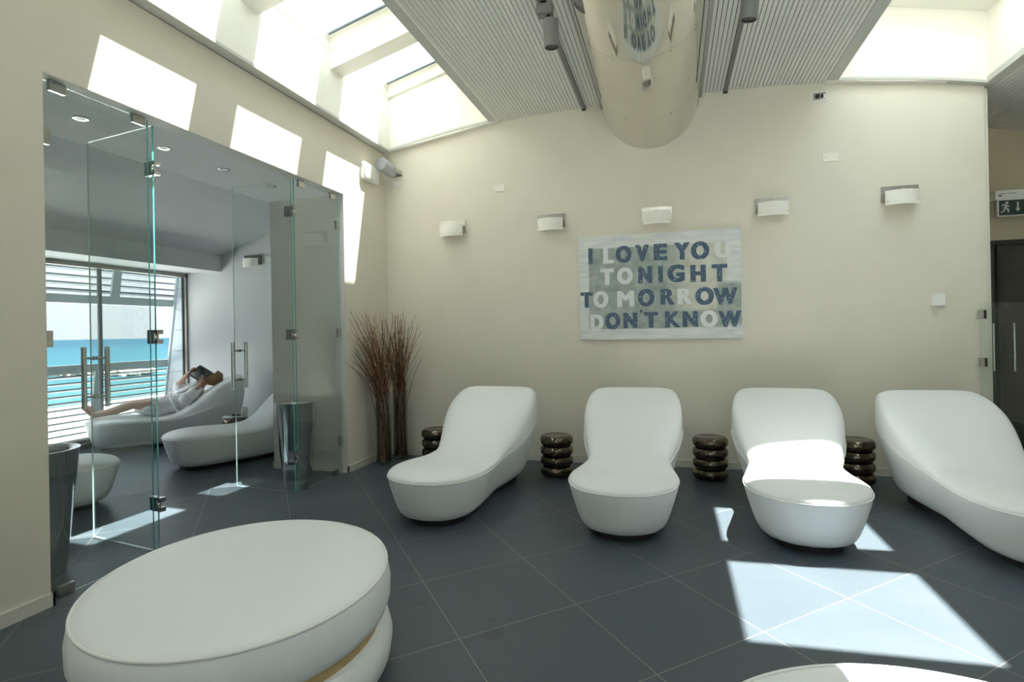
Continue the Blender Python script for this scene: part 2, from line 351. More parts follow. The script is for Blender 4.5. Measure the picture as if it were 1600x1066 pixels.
# ---- light wells: side walls, end wall, cross beams and roof windows
def zgl(x): return 4.10+.28*(x-WL0)        # left glazing rises towards the ridge
def zgr(x): return 4.12+.22*(WR1-x)        # right glazing
GL1 = -2.33
PITCH = 1.175
left_win = [(3.845-PITCH*k, 4.667-PITCH*k) for k in range(-1, 7)]     # first entry is next to the painting wall
left_win[0] = (5.02, 5.80); left_win[2] = (2.76, 3.49); del left_win[5:]; del left_win[3]
right_win = [(3.63-1.25*k, 4.53-1.25*k) for k in range(-1, 6)]
right_win[0] = (4.88, 5.63); right_win[1] = (3.63, 4.57); right_win[2] = (1.75, 2.70); right_win[3] = (.2, 1.1); del right_win[4:]
def well(name, x0, x1, zg, wins, gl0, gl1, hi_l, hi_r, sash=.09):
    wins = [(a, b+sash) for a, b in wins]; bm = bmesh.new(); T = .10; yend = wins[-1][0]-.4
    # side walls (slabs outside the well)
    hexa(bm, [(x0-T, YR, hi_l), (x0, YR, hi_l), (x0, YB, hi_l), (x0-T, YB, hi_l), (x0-T, YR, zg(x0)+.05), (x0, YR, zg(x0)+.05), (x0, YB, zg(x0)+.05), (x0-T, YB, zg(x0)+.05)])
    hexa(bm, [(x1, YR, hi_r), (x1+T, YR, hi_r), (x1+T, YB, hi_r), (x1, YB, hi_r), (x1, YR, zg(x1)+.05), (x1+T, YR, zg(x1)+.05), (x1+T, YB, zg(x1)+.05), (x1, YB, zg(x1)+.05)])
    # end walls
    for (ya, yb) in ((WYE, YB+.02), (YR-.06, YR)):
        hexa(bm, [(x0-T, ya, min(hi_l, zc(x0))), (x1+T, ya, min(hi_r, zc(x1))), (x1+T, yb, min(hi_r, zc(x1))), (x0-T, yb, min(hi_l, zc(x0))), (x0-T, ya, zg(x0)+.1), (x1+T, ya, zg(x1)+.1), (x1+T, yb, zg(x1)+.1), (x0-T, yb, zg(x0)+.1)])
    # roof slab between windows, and strips beside them
    def slab(xa, xb, ya, yb, dn=.0, up=.14):
        hexa(bm, [(xa, ya, zg(xa)-dn), (xb, ya, zg(xb)-dn), (xb, yb, zg(xb)-dn), (xa, yb, zg(xa)-dn), (xa, ya, zg(xa)+up), (xb, ya, zg(xb)+up), (xb, yb, zg(xb)+up), (xa, yb, zg(xa)+up)])
    edges = [YB+.02]+[v for w in wins for v in (w[1], w[0])]+[YR]
    for i in range(0, len(edges), 2):
        ya, yb = edges[i+1], edges[i]
        slab(x0-T, x1+T, ya, yb)
    for w in wins:
        slab(x0-T, gl0-.025, w[0], w[1]); slab(gl1+.025, x1+T, w[0], w[1])
    return bm
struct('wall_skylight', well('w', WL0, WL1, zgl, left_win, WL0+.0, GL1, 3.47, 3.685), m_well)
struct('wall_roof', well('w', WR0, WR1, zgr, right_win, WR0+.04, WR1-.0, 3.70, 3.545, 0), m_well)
# cross beams between the windows
bm = bmesh.new()
for ya, yb in [(left_win[k+1][1]+.03, left_win[k][0]) for k in range(2)]+[(2.34, 2.64)]:
    mid = (ya+yb)/2
    hexa(bm, [(WL0, mid-.10, zgl(WL0)-.19), (WL1, mid-.10, zgl(WL1)-.19), (WL1, mid+.10, zgl(WL1)-.19), (WL0, mid+.10, zgl(WL0)-.19), (WL0, mid-.10, zgl(WL0)), (WL1, mid-.10, zgl(WL1)), (WL1, mid+.10, zgl(WL1)), (WL0, mid+.10, zgl(WL0))])
struct('trim_6', bm, m_well)
wn = [3]
def roof_window(x0, x1, y0, y1, zg, rail=True):
    """pane sits in a stepped frame above the roof slab; y1 is the clear edge, the sash rail lies just beyond"""
    bm = bmesh.new()
    def bar(xa, xb, ya, yb, dn, up):
        hexa(bm, [(xa, ya, zg(xa)+dn), (xb, ya, zg(xb)+dn), (xb, yb, zg(xb)+dn), (xa, yb, zg(xa)+dn), (xa, ya, zg(xa)+up), (xb, ya, zg(xb)+up), (xb, yb, zg(xb)+up), (xa, yb, zg(xa)+up)])
    bar(x0-.02, x1+.02, y0-.02, y1+.02, .10, .108)
    o = struct('window_%d' % wn[0], bm, m_wing); wn[0] += 1
    bm = bmesh.new()
    for q, (dn, up), p in ((.006, (-.022, .02), .03), (-.006, (.02, .13), .03)):
        bar(x0-p, x1+p, y0-p, y0+q, dn, up); bar(x0-p, x1+p, y1-q+SASH, y1+p+SASH, dn, up)
        bar(x0-p, x0+q, y0+q, y1-q+SASH, dn, up); bar(x1-q, x1+p, y0+q, y1-q+SASH, dn, up)
    if rail: bar(x0-.006, x1+.006, y1, y1+SASH+.02, .095, .112)
    obj('window_frame', bm, m_well, o)
    if rail:
        bm = bmesh.new(); bar(x0+.03, x1, y1+.0, y1+.006, .085, .094); bar(x0+.03, x1, y1+.022, y1+.030, .085, .094)
        obj('blind_rail', bm, m_lou, o)
SASH = .09
for w in left_win[:6]: roof_window(WL0, GL1, w[0], w[1], zgl)
SASH = 0
for w in right_win[:5]: roof_window(WR0+.04, WR1, w[0], w[1], zgr, False)

# ---- glass room shell
struct('wall_stub', B(PX, XL-.12, PY, PY+.12, 0, 3.4), m_paper_wall)
struct('wall_niche', B(XL-.119, XL-.06, YB-.0, YW, 0, 3.6), m_glow)
bm = bmesh.new(); box(bm, XW-.1, XL-.06, YW, YW+.1, 0, 3.6); struct('wall_sconce', bm, m_paper_wall2)
RY0 = .6
bm = bmesh.new(); box(bm, XW-.1, XL-.12, RY0-.1, RY0, 0, 3.6); struct('wall_front', bm, m_glow)
bm = bmesh.new(); box(bm, PX-.03, XL-.12, RY0, PY, OZ, OZ+.1); struct('ceiling_lowered', bm, m_glow)
def zs(x): return 2.613+.333*(x+6.547)
bm = bmesh.new(); hexa(bm, [(XW-.1, RY0, zs(XW-.1)), (XL-.13, RY0, zs(XL)), (XL-.13, YW, zs(XL)), (XW-.1, YW, zs(XW-.1)), (XW-.1, RY0, zs(XW)+.12), (XL-.13, RY0, zs(XL)+.12), (XL-.13, YW, zs(XL)+.12), (XW-.1, YW, zs(XW)+.12)])
struct('ceiling_sloped', bm, m_glow)
bm = bmesh.new(); box(bm, PX-.03, PX+.05, RY0, PY, OZ+.1, 3.45); struct('roof', B(XW-.50, XL-.16, RY0-.2, YW+.3, 3.92, 4.0), m_concrete)
struct('roof_eave', B(XW-.60, XW-.101, RY0-.2, YW+2, 2.63, 2.72), m_concrete)
struct('wall_sun_block', B(XL-.24, XL-.165, RY0-.2, YW+.3, 3.0, 3.92), m_concrete)  # unseen strip added to block sun leaking in over the left wall
struct('wall_drop', bm, m_glow)
bm = bmesh.new(); box(bm, XW-.1, -6.55, RY0, YW, 2.372, 2.62); struct('trim_7', bm, m_glow)
# ceiling lining of the opening head
struct('trim_8', B(XL-.118, XL-.002, OY0+.002, OY1-.002, OZ-.006, OZ+.012), m_trim)
# jamb trim of the opening right side
struct('trim_9', B(XL-.118, XL-.002, OY1-.006, OY1+.05, .071, OZ-.007), m_trim)

# window wall: frame, mullion, glass
Z0, Z1, WY0, WY1 = .085, 2.372, 3.4, YW-.0
bm = bmesh.new(); box(bm, XW-.06, XW-.05, WY0, WY1, Z0, Z1); win = struct('window_1', bm, m_wing)
bm = bmesh.new()
box(bm, XW-.08, XW, WY0, WY1, Z0-.02, Z0+.03); box(bm, XW-.08, XW+.02, WY0, WY1, Z1-.06, Z1); box(bm, XW-.03, XW+.02, WY1-.03, WY1, Z0, Z1); box(bm, XW-.05, XW-.03, WY1-.05, WY1, Z0, Z1, mi=1); box(bm, XW-.08, XW, WY0, WY0+.05, Z0, Z1)
for y in (5.765,):
    box(bm, XW-.055, XW-.025, y, y+.045, Z0, Z1, mi=1)
obj('window_frame', bm, [m_alu, mat('slate_blue_mullion', (.11, .13, .16), .5)], win)
bm = bmesh.new(); box(bm, XW-.02, XW+.06, WY0, WY1, 0, Z0-.02); obj('window_sill', bm, m_alu, win)
bm = bmesh.new(); box(bm, XW-.1, XW, RY0, WY0, 0, 2.5); box(bm, XW-.1, XW-.03, RY0, YW, 0, Z0-.02); struct('wall_window', bm, m_glow)

# recessed ceiling lights
def downlight(y, lab):
    t = empty('ceiling_light', (-3.622, y, OZ)); tag(t, lab, 'ceiling light', 'recessed lights in the lowered ceiling')
    bm = bmesh.new(); lathe(bm, [(.028, -.001), (.045, -.004), (.048, 0), (.03, 0), (.028, -.001)], 28); obj('trim_ring', bm, m_brush, t, True)
    bm = bmesh.new(); lathe(bm, [(0, -.0005), (.028, -.001)], 28); obj('lamp_lens', bm, m_white, t)
for y, l in ((2.805*.995, 'round recessed ceiling light nearest the left edge of the glass room'), (3.42, 'round recessed ceiling light just right of the upper glass door hinge'), (4.01, 'round recessed ceiling light midway between the two glass doors'), (4.6, 'round recessed ceiling light nearest the patterned stub wall')): downlight(y, l)

# ------------------------------------------------------------------ glass panels
def panel_mesh(x0, y0, x1, y1, z0, z1, th=.010, edges=(1, 1)):
    """vertical pane between two plan points; edge faces carry a coloured edge material"""
    bm = bmesh.new(); d = Vector((x1-x0, y1-y0, 0)).normalized(); n = Vector((-d.y, d.x, 0))*th/2
    a, b = Vector((x0, y0, 0)), Vector((x1, y1, 0))
    P = [a-n, b-n, b+n, a+n]
    vs = [bm.verts.new((p.x, p.y, z0)) for p in P]+[bm.verts.new((p.x, p.y, z1)) for p in P]
    for f, mi in (((0, 3, 2, 1), 2), ((4, 5, 6, 7), 2), ((0, 1, 5, 4), 0), ((1, 2, 6, 5), edges[1]), ((2, 3, 7, 6), 0), ((3, 0, 4, 7), edges[0])):
        bm.faces.new([vs[i] for i in f]).material_index = mi
    return bm
GM = [m_glass, m_edge, m_edge2]
GX = -3.215
def clamp(name, t, x0, x1, y0, y1, z0, z1, m=m_brush):
    return obj(name, B(x0, x1, y0, y1, z0, z1, bev=.002), m, t)
# left fixed pane
t = empty('glass_screen', (GX, 2.25, 0)); tag(t, 'fixed clear glass screen at the left end of the opening, before a steel bin', 'glass screen')
o = obj('pane', panel_mesh(0, .0, 0, .655, .006, 2.79, edges=(2, 1)), GM, t)
for nm, y0, y1, z0, z1 in (('clamp', .05, .14, 2.745, 2.803), ('clamp', .545, .635, 2.745, 2.803), ('clamp', .05, .145, 0.003, .06)):
    clamp(nm, t, -.012, .012, y0, y1, z0, z1)
for z in (2.49, 1.40, .31): clamp('hinge', t, -.012, .012, -.005, .05, z-.045, z+.045)
# right fixed pane
t = empty('glass_screen', (GX, 4.375, 0)); tag(t, 'fixed clear glass screen at the right end of the opening, nearest the twig vases', 'glass screen')
obj('pane', panel_mesh(0, 0, 0, .70, .006, 2.79, edges=(1, 2)), GM, t)
for y0, z0, z1 in ((.06, 2.735, 2.80), (.56, 2.735, 2.80), (.04, .003, .055), (.55, .003, .055)):
    clamp('clamp', t, -.012, .012, y0, y0+.085, z0, z1)
for z in (2.49, 1.41, .33): clamp('hinge', t, -.012, .012, .655, .705, z-.045, z+.045)
# doors standing open into the glass room
def glass_door(x0, y0, x1, y1, lab, hside):
    t = empty('glass_door', (x0, y0, 0), math.atan2(y1-y0, x1-x0)); tag(t, lab, 'door', None)
    L = math.hypot(x1-x0, y1-y0)
    obj('pane', panel_mesh(0, 0, L, 0, .01, 2.775, edges=(1, 2)), GM, t)
    for z in (2.495, 1.402, .318):
        h = obj('hinge', B(-.005, .062, -.018, .018, z-.045, z+.045, bev=.002), m_brush, t)
        bm = bmesh.new(); tube(bm, [(-.014, hside*.012, z-.028), (-.014, hside*.012, z+.028)], .011, 12); obj('pivot', bm, m_chrome, h, True)
        bm = bmesh.new(); box(bm, -.045, -.016, -.020+hside*.0, .020, z-.045, z-.018); box(bm, -.045, -.016, -.020, .020, z+.018, z+.045); obj('knuckle', bm, m_brush, h)
    for s in (-1, 1):
        bm = bmesh.new(); hx = L-.055
        tube(bm, [(hx, s*.075, .915), (hx, s*.075, 1.340)], .0165, 16)
        for z in (.995, 1.262): tube(bm, [(hx, s*.006, z), (hx, s*.075, z)], .008, 10); tube(bm, [(hx, s*.006, z), (hx, s*.016, z)], .014, 14)
        autosmooth(obj('handle', bm, m_brush, t))
    return t
glass_door(GX-.012, 2.955, -3.93, 3.072, 'clear glass door standing open on the left, in front of the sea window', 1)
glass_door(GX-.012, 4.352, -3.903, 4.415, 'clear glass door standing open on the right, beside the patterned stub wall', -1)

# ------------------------------------------------------------------ loungers
LEN = 1.80
HW = [(0, .0), (.02, .12), (.06, .21), (.14, .298), (.25, .352), (.38, .376), (.52, .372), (.68, .352), (.84, .332), (.98, .318), (1.12, .352), (1.26, .392), (1.40, .418), (1.52, .420), (1.64, .406), (1.72, .385), (1.77, .345), (1.792, .26), (1.80, 0)]
TOPZ = [(0, .385), (.15, .400), (.35, .405), (.6, .395), (.8, .388), (.93, .405), (1.06, .468), (1.2, .570), (1.35, .680), (1.5, .775), (1.62, .832), (1.72, .862), (1.80, .868)]
RIMZ = [(0, .338), (.4, .345), (.8, .335), (1.0, .345), (1.2, .40), (1.4, .48), (1.6, .565), (1.72, .62), (1.80, .66)]
def outline(n=160):
    """closed plan outline of the rim, evenly spaced"""
    half = []
    for i in range(401):
        t = i/400; y = LEN*(.5-.5*math.cos(math.pi*t)); half.append((max(0, interp(HW, y)), y))
    pts = half+[(-x, y) for x, y in half[::-1][1:-1]]
    # resample
    L = [0]
    m_ = len(pts)
    for i in range(m_): L.append(L[-1]+math.dist(pts[i], pts[(i+1) % m_]))
    out = []; j = 0
    for k in range(n):
        s = L[-1]*k/n
        while L[j+1] < s: j += 1
        f = (s-L[j])/max(1e-9, L[j+1]-L[j]); a, b = pts[j], pts[(j+1) % m_]
        out.append((a[0]+(b[0]-a[0])*f, a[1]+(b[1]-a[1])*f))
    return out
OUT = outline()
def lounger_body():
    bm = bmesh.new(); n = len(OUT); rings = []
    def ctr(y): return min(max(y, .34), 1.52)
    prof_top = [0, .12, .25, .4, .55, .68, .78, .86, .915, .955, .98, .994, 1.0]
    prof_dn = [(1.0, 1.0), (.995, .95), (.978, .87), (.945, .74), (.90, .58), (.855, .43), (.81, .30), (.765, .215), (.71, .165), (.64, .135), (.55, .12)]
    for f in prof_top:
        r = []
        for x, y in OUT:
            c = ctr(y); px, py = x*f, c+(y-c)*f
            zr = interp(RIMZ, y); zt_ = interp(TOPZ, py)
            k = 3.0+3.4*smoothstep(1.0, 1.5, y)
            z = zr+(zt_-zr)*max(0, 1-f**k)**(1/k) if f < 1 else zr
            z += .0
            r.append(bm.verts.new((px, py, z)))
        rings.append(r)
    for f, h in prof_dn[1:]:
        r = []
        for x, y in OUT:
            c = min(max(y, .36), 1.40); zr = interp(RIMZ, y)
            q = 1-(1-f)*(1.0+.15*smoothstep(.9, 1.3, y))
            r.append(bm.verts.new((x*q, c+(y-c)*q, zr*h)))
        rings.append(r)
    for a, b in zip(rings, rings[1:]):
        for i in range(n):
            j = (i+1) % n; bm.faces.new((a[i], a[j], b[j], b[i]))
    bm.faces.new(rings[-1])
    bmesh.ops.remove_doubles(bm, verts=bm.verts, dist=.0004)
    return bm
def make_lounger():
    t = empty('lounge_chair')
    o = obj('upholstered_body', lounger_body(), m_leather, t, True)
    bm = bmesh.new(); pts = [(x*1.001, .9+(y-.9)*1.001, interp(RIMZ, y)) for x, y in OUT if y < 1.50]
    i0 = max(range(len(pts)), key=lambda i: math.dist(pts[i], pts[i-1])); pts = pts[i0:]+pts[:i0]
    tube(bm, pts, .0048, 6); obj('seam_piping', bm, m_pipe, t, True)
    bm = bmesh.new(); n = 60; A = [];
    for zz in (0, .055):
        A.append([bm.verts.new((x*.56, (min(max(y, .36), 1.40))+(y-min(max(y, .36), 1.40))*.56, zz)) for x, y in OUT[::2]])
    m_ = len(A[0])
    for i in range(m_): bm.faces.new((A[0][i], A[0][(i+1) % m_], A[1][(i+1) % m_], A[1][i]))
    bm.faces.new(A[0]); bm.faces.new(A[1]); obj('plinth', bm, m_base, t)
    return t
proto = make_lounger()
R = math.radians
spots = [(-1.745, 3.65, -3.5, 'white leather lounge chair nearest the twig vases, leftmost of the four along the painting wall'),
         (-.345, 3.66, 0, 'white leather lounge chair just below the painting, evenly shaded'),
         (.80, 3.72, -4, 'white leather lounge chair crossed by a bright band of sunlight'),
         (2.08, 3.65, 3, 'white leather lounge chair at the far right, cut off by the edge of the frame'),
         (-5.06, 4.71, -24, 'white lounge chair in the glass room, nearer one, beside the stool with a cup'),
         (-7.03, 5.40, -46, 'white lounge chair by the sea window with a person lying on it'),
         (-4.60, 3.84, 140, 'white lounge chair behind the nearer steel bin, only its rounded foot end showing')]
LG = {}
for i, (x, y, a, lab) in enumerate(spots):
    o = proto if i == 0 else copy_tree(proto)
    o.location = (x, y, 0); o.rotation_euler = (0, 0, R(a))
    tag(o, lab, 'lounge chair', 'white sculpted lounge chairs'); LG[i] = o

# ------------------------------------------------------------------ ottomans
def ottoman(loc, rz, a, b, lab):
    t = empty('ottoman', loc, rz); tag(t, lab, 'ottoman', 'large oval white ottomans')
    k = b/a
    def el_(bm, prof): lathe(bm, [(p[0]*a, p[1]) for p in prof], 96, sy_=k)
    bm = bmesh.new(); el_(bm, [(0, .462), (.3, .461), (.6, .458), (.8, .453), (.92, .446), (.97, .440), (.995, .430), (1.010, .415), (1.026, .36), (1.022, .30), (1.0, .266), (.95, .255), (.90, .253), (0, .253)])
    obj('top_cushion', bm, m_leather, t, True)
    bm = bmesh.new(); tube(bm, [(a*.999*math.cos(q*math.pi/60), b*.999*math.sin(q*math.pi/60), .432) for q in range(120)], .006, 8, True); obj('cushion_piping', bm, m_pipe, t, True)
    bm = bmesh.new(); el_(bm, [(0, .254), (.945, .254), (.945, .205), (0, .205)]); autosmooth(obj('wooden_band', bm, m_wood, t))
    bm = bmesh.new(); el_(bm, [(0, .212), (.90, .212), (.96, .205), (1.01, .185), (1.035, .13), (1.02, .07), (.97, .03), (.92, .015), (0, .015)]); obj('lower_cushion', bm, m_leather, t, True)
    bm = bmesh.new(); el_(bm, [(0, .02), (.85, .02), (.85, 0), (0, 0)]); obj('plinth', bm, m_base, t)
    return t
ottoman((-1.69, 1.955, 0), R(-63.6), .640, .560, 'large oval white leather ottoman in the left foreground with a tan band in its groove')
ottoman((.62, 1.265, 0), 0, .62, .57, 'white leather ottoman at the bottom edge of the frame, half in sunlight')

# ------------------------------------------------------------------ bronze stools
def make_stool():
    t = empty('bead_stool'); H_ = .40; n = 4; h = (H_-.012)/n
    for i in range(n):
        bm = bmesh.new(); pr = []; z0 = .006+i*h; rr = .158 if i < 3 else .160
        steps = 16
        for k in range(steps+1):
            a = -math.pi/2+math.pi*k/steps
            pr.append((rr-.044+.044*math.copysign(abs(math.cos(a))**.8, 1), z0+h/2+h/2*math.sin(a)*.99))
        if i == 3: pr = pr[:-1]+[(rr-.05, z0+h-.002), (rr-.062, z0+h-.006), (0, z0+h-.007)]
        else: pr = pr+[(0, z0+h*.99)]
        lathe(bm, [(0, z0)]+pr, 56); autosmooth(obj('seat_top' if i == 3 else 'ring', bm, m_bronze, t), 50)
    return t
st = make_stool()
for i, (x, y, lab) in enumerate([(-2.385, 5.55, 'dark bronze ringed stool between the twig vases and the leftmost lounge chair'), (-1.085, 5.42, 'dark bronze ringed stool between the first and second lounge chairs'),
                                (.325, 5.58, 'dark bronze ringed stool just left of the sunlit lounge chair'), (1.545, 5.68, 'dark bronze ringed stool just right of the sunlit lounge chair'),
                                (-5.17, 5.86, 'dark bronze ringed stool with a cup on it, in the glass room')]):
    o = st if i == 0 else copy_tree(st)
    o.location = (x, y, 0); o.rotation_euler = (0, 0, i*.7); tag(o, lab, 'stool', 'bronze ringed side stools')

# ------------------------------------------------------------------ steel bins
def bin_(x, y, lab, s=1):
    t = empty('steel_bin', (x, y, 0)); tag(t, lab, 'bin', 'tapered steel bins')
    bm = bmesh.new(); lathe(bm, [(0, .0), (.128*s, 0), (.134*s, .004), (.205*s, .738), (.209*s, .742), (.209*s, .745), (.196*s, .745), (.168*s, .73)], 64)
    autosmooth(obj('bin_body', bm, m_chrome, t), 50)
    bm = bmesh.new(); lathe(bm, [(.172*s, .731), (.15*s, .715), (.10*s, .62), (0, .60)], 64); autosmooth(obj('bin_funnel', bm, m_chrome, t), 50)
bin_(-3.555, 4.83, 'polished steel tapered bin behind the right glass panel, against the patterned stub wall')
bin_(-3.63, 2.50, 'polished steel tapered bin behind the left glass panel, half hidden by the wall edge')

# ------------------------------------------------------------------ vases with twigs
def vase(x, y, r, h, lab, lab2, n, spread, lean, seed):
    rnd = random.Random(seed)
    t = empty('glass_vase', (x, y, 0)); tag(t, lab, 'vase')
    bm = bmesh.new(); lathe(bm, [(0, .004), (r-.004, .004), (r, .012), (r, h), (r-.005, h), (r-.005, .02), (0, .02)], 48)
    autosmooth(obj('vase_glass', bm, m_vglass, t), 40)
    bm = bmesh.new()
    for k in range(40):
        a = rnd.uniform(0, 6.28); q = rnd.uniform(0, r-.03); c = (q*math.cos(a), q*math.sin(a), .03+rnd.uniform(0, .04)); s = rnd.uniform(.010, .018)
        mm = Matrix.Translation(c) @ Matrix.Diagonal((s, s*1.2, s*.8, 1)); bmesh.ops.create_icosphere(bm, subdivisions=1, radius=1, matrix=mm)
    p = obj('pebbles', bm, m_rock, t, True); p['kind'] = 'stuff'
    bm = bmesh.new()
    for k in range(n):
        a = rnd.uniform(0, 6.28); q = (r-.012)*math.sqrt(rnd.random())
        bx_, by_ = q*math.cos(a), q*math.sin(a); L = rnd.uniform(1.05, 1.62)
        q2 = q*rnd.uniform(.6, .95); a2 = a+rnd.uniform(-.5, .5)
        ang = rnd.uniform(0, 6.28); m_ = rnd.random()**.8*spread
        ex, ey = lean[0]+m_*math.cos(ang)*.9, lean[1]+m_*math.sin(ang)
        if y+ey > YB-.05: ey = YB-.06-y-rnd.random()*.05
        if x+ex < XL+.05: ex = XL+.06-x+rnd.random()*.05
        pts = []; kink = rnd.uniform(-.03, .03); kk = rnd.uniform(-.03, .03); pw = rnd.uniform(1.5, 3.0)
        for j in range(9):
            f = j/8; zz = .04+f*L*(1-.06*m_)
            w = max(0, (zz-.42)/(L-.40)); w = w**pw if w > 0 else 0
            px = bx_+(q2*math.cos(a2)-bx_)*min(1, f*2)+ex*w+kink*math.sin(f*9)*f
            py = by_+(q2*math.sin(a2)-by_)*min(1, f*2)+ey*w+kk*math.sin(f*8+1)*f
            px = max(px, XL+.03-x); py = min(py, YB-.02-y)
            pts.append((px, py, zz))
        nf = len(bm.faces); tube(bm, pts, [.0054-.0038*j/8 for j in range(9)], 5); bm.faces.ensure_lookup_table(); mi = rnd.choice((0, 0, 1, 1, 2))
        for fc in bm.faces[nf:]: fc.material_index = mi
    # raffia ties
    for zz in (.20, .46): tube(bm, [((r-.008)*math.cos(q*math.pi/10), (r-.008)*math.sin(q*math.pi/10), zz+.004*math.sin(q)) for q in range(20)], .003, 5, True)
    tw = obj('dried_twigs', bm, [m_twig, m_twig2, m_twig3], None, True, loc=(x, y, 0)); tw['kind'] = 'stuff'; tag(tw, lab2, 'twigs')
m_twig2 = noisy(mat('dark_twigs', (.085, .04, .022), .7), 20, .4); m_twig3 = noisy(mat('tan_twigs', (.50, .34, .20), .7), 20, .2)
m_twig = mat('brown_twigs', (.24, .11, .05), .7)
_p = PB(m_twig); _t = N(m_twig, 'ShaderNodeTexCoord'); _n = N(m_twig, 'ShaderNodeTexNoise'); _n.inputs['Scale'].default_value = 22
_r = N(m_twig, 'ShaderNodeValToRGB'); LK(m_twig, _t.outputs['Object'], _n.inputs['Vector']); LK(m_twig, _n.outputs['Fac'], _r.inputs[0]); LK(m_twig, _r.outputs[0], _p.inputs['Base Color'])
_r.color_ramp.elements[0].position = .35; _r.color_ramp.elements[0].color = (.16, .065, .032, 1); _r.color_ramp.elements[1].position = .72; _r.color_ramp.elements[1].color = (.38, .20, .10, 1)
vase(-2.985, 5.52, .085, .76, 'tall clear glass cylinder vase, nearer of the two in the corner', 'spreading brown dried twigs in the nearer glass vase in the corner', 150, .40, (-.05, -.22), 3)
vase(-2.93, 5.80, .085, .76, 'tall clear glass cylinder vase close to the painting wall, behind the nearer vase', 'brown dried twigs in the glass vase closest to the painting wall', 120, .30, (.08, -.16), 5)

# ------------------------------------------------------------------ the painting
PX0, PX1, PZ0, PZ1 = -.922, .662, 1.293, 2.366
def paint_mat():
    m = mat('painted_canvas', (.7, .7, .68), .8, spec=.2); p = PB(m)
    t = N(m, 'ShaderNodeTexCoord'); sp = N(m, 'ShaderNodeSeparateXYZ'); LK(m, t.outputs['Object'], sp.inputs[0])
    nz = N(m, 'ShaderNodeTexNoise'); nz.inputs['Scale'].default_value = 9; nz.inputs['Detail'].default_value = 8; LK(m, t.outputs['Object'], nz.inputs['Vector'])
    ns = N(m, 'ShaderNodeTexNoise'); ns.inputs['Scale'].default_value = 4; ns.inputs['Detail'].default_value = 6
    mp = N(m, 'ShaderNodeMapping'); mp.inputs['Scale'].default_value = (1, 1, 5); LK(m, t.outputs['Object'], mp.inputs[0]); LK(m, mp.outputs[0], ns.inputs['Vector'])
    def lt(src, v, gt=False, soft=.006):
        r = N(m, 'ShaderNodeMapRange'); r.inputs[1].default_value = v-soft; r.inputs[2].default_value = v+soft
        r.inputs[3].default_value = 0 if gt else 1; r.inputs[4].default_value = 1 if gt else 0; LK(m, src, r.inputs[0]); return r.outputs[0]
    def mul(a, b):
        r = N(m, 'ShaderNodeMath'); r.operation = 'MULTIPLY'; LK(m, a, r.inputs[0])
        LK(m, b, r.inputs[1]); return r.outputs[0]
    def area(x0, x1, z0, z1, soft=.006): return mul(mul(lt(sp.outputs[0], x0, True, soft), lt(sp.outputs[0], x1, False, soft)), mul(lt(sp.outputs[2], z0, True, soft), lt(sp.outputs[2], z1, False, soft)))
    W_, H_ = PX1-PX0, PZ1-PZ0
    def ramp(src, a, b, p0=.35, p1=.65):
        r = N(m, 'ShaderNodeValToRGB'); r.color_ramp.elements[0].position = p0; r.color_ramp.elements[1].position = p1
        r.color_ramp.elements[0].color = (*a, 1); r.color_ramp.elements[1].color = (*b, 1); LK(m, src, r.inputs[0]); return r.outputs[0]
    def mix(f, a, b):
        r = N(m, 'ShaderNodeMixRGB'); LK(m, f, r.inputs[0]); LK(m, a, r.inputs[1]); LK(m, b, r.inputs[2]); return r.outputs[0]
    c = ramp(ns.outputs['Fac'], (.60, .63, .66), (.76, .76, .72))
    green = ramp(nz.outputs['Fac'], (.27, .32, .30), (.42, .46, .43)); pale = ramp(nz.outputs['Fac'], (.52, .53, .47), (.66, .65, .58))
    fx = N(m, 'ShaderNodeMapRange'); fx.inputs[1].default_value = .55*W_; fx.inputs[2].default_value = .72*W_; LK(m, sp.outputs[0], fx.inputs[0])
    inner = mix(fx.outputs[0], green, pale)
    c = mix(area(.065*W_, .92*W_, .10*H_, .88*H_), c, inner)
    c = mix(area(.86*W_, 1.1*W_, .12*H_, .51*H_, .02), c, green)
    c = mix(area(.065*W_, .9*W_, .11*H_, .26*H_, .02), c, green)
    LK(m, c, p.inputs['Base Color'])
    b = N(m, 'ShaderNodeBump'); b.inputs['Strength'].default_value = .3; b.inputs['Distance'].default_value = .003; LK(m, nz.outputs['Fac'], b.inputs['Height']); LK(m, b.outputs[0], p.inputs['Normal'])
    return m
def mottled(name, a, b, sc=45):
    m = mat(name, a, .8, spec=.2); t = N(m, 'ShaderNodeTexCoord'); n = N(m, 'ShaderNodeTexNoise'); n.inputs['Scale'].default_value = sc; n.inputs['Detail'].default_value = 5
    r = N(m, 'ShaderNodeValToRGB'); LK(m, t.outputs['Object'], n.inputs['Vector']); LK(m, n.outputs['Fac'], r.inputs[0]); LK(m, r.outputs[0], PB(m).inputs['Base Color'])
    r.color_ramp.elements[0].position = .55; r.color_ramp.elements[0].color = (*a, 1); r.color_ramp.elements[1].position = .72; r.color_ramp.elements[1].color = (*b, 1); return m
m_canvas = paint_mat(); m_blue = mottled('worn_blue_paint', (.085, .13, .19), (.36, .42, .46)); m_pale = mottled('pale_paint', (.72, .74, .73), (.55, .58, .58))
pt = empty('painting', (PX0, YB-.042, PZ0)); tag(pt, 'pale canvas painting with blue lettering hanging on the cream wall above a lounge chair', 'painting')
PW, PH = PX1-PX0, PZ1-PZ0
bm = bmesh.new(); box(bm, 0, PW, 0, .04, 0, PH)
obj('canvas', bm, m_canvas, pt)
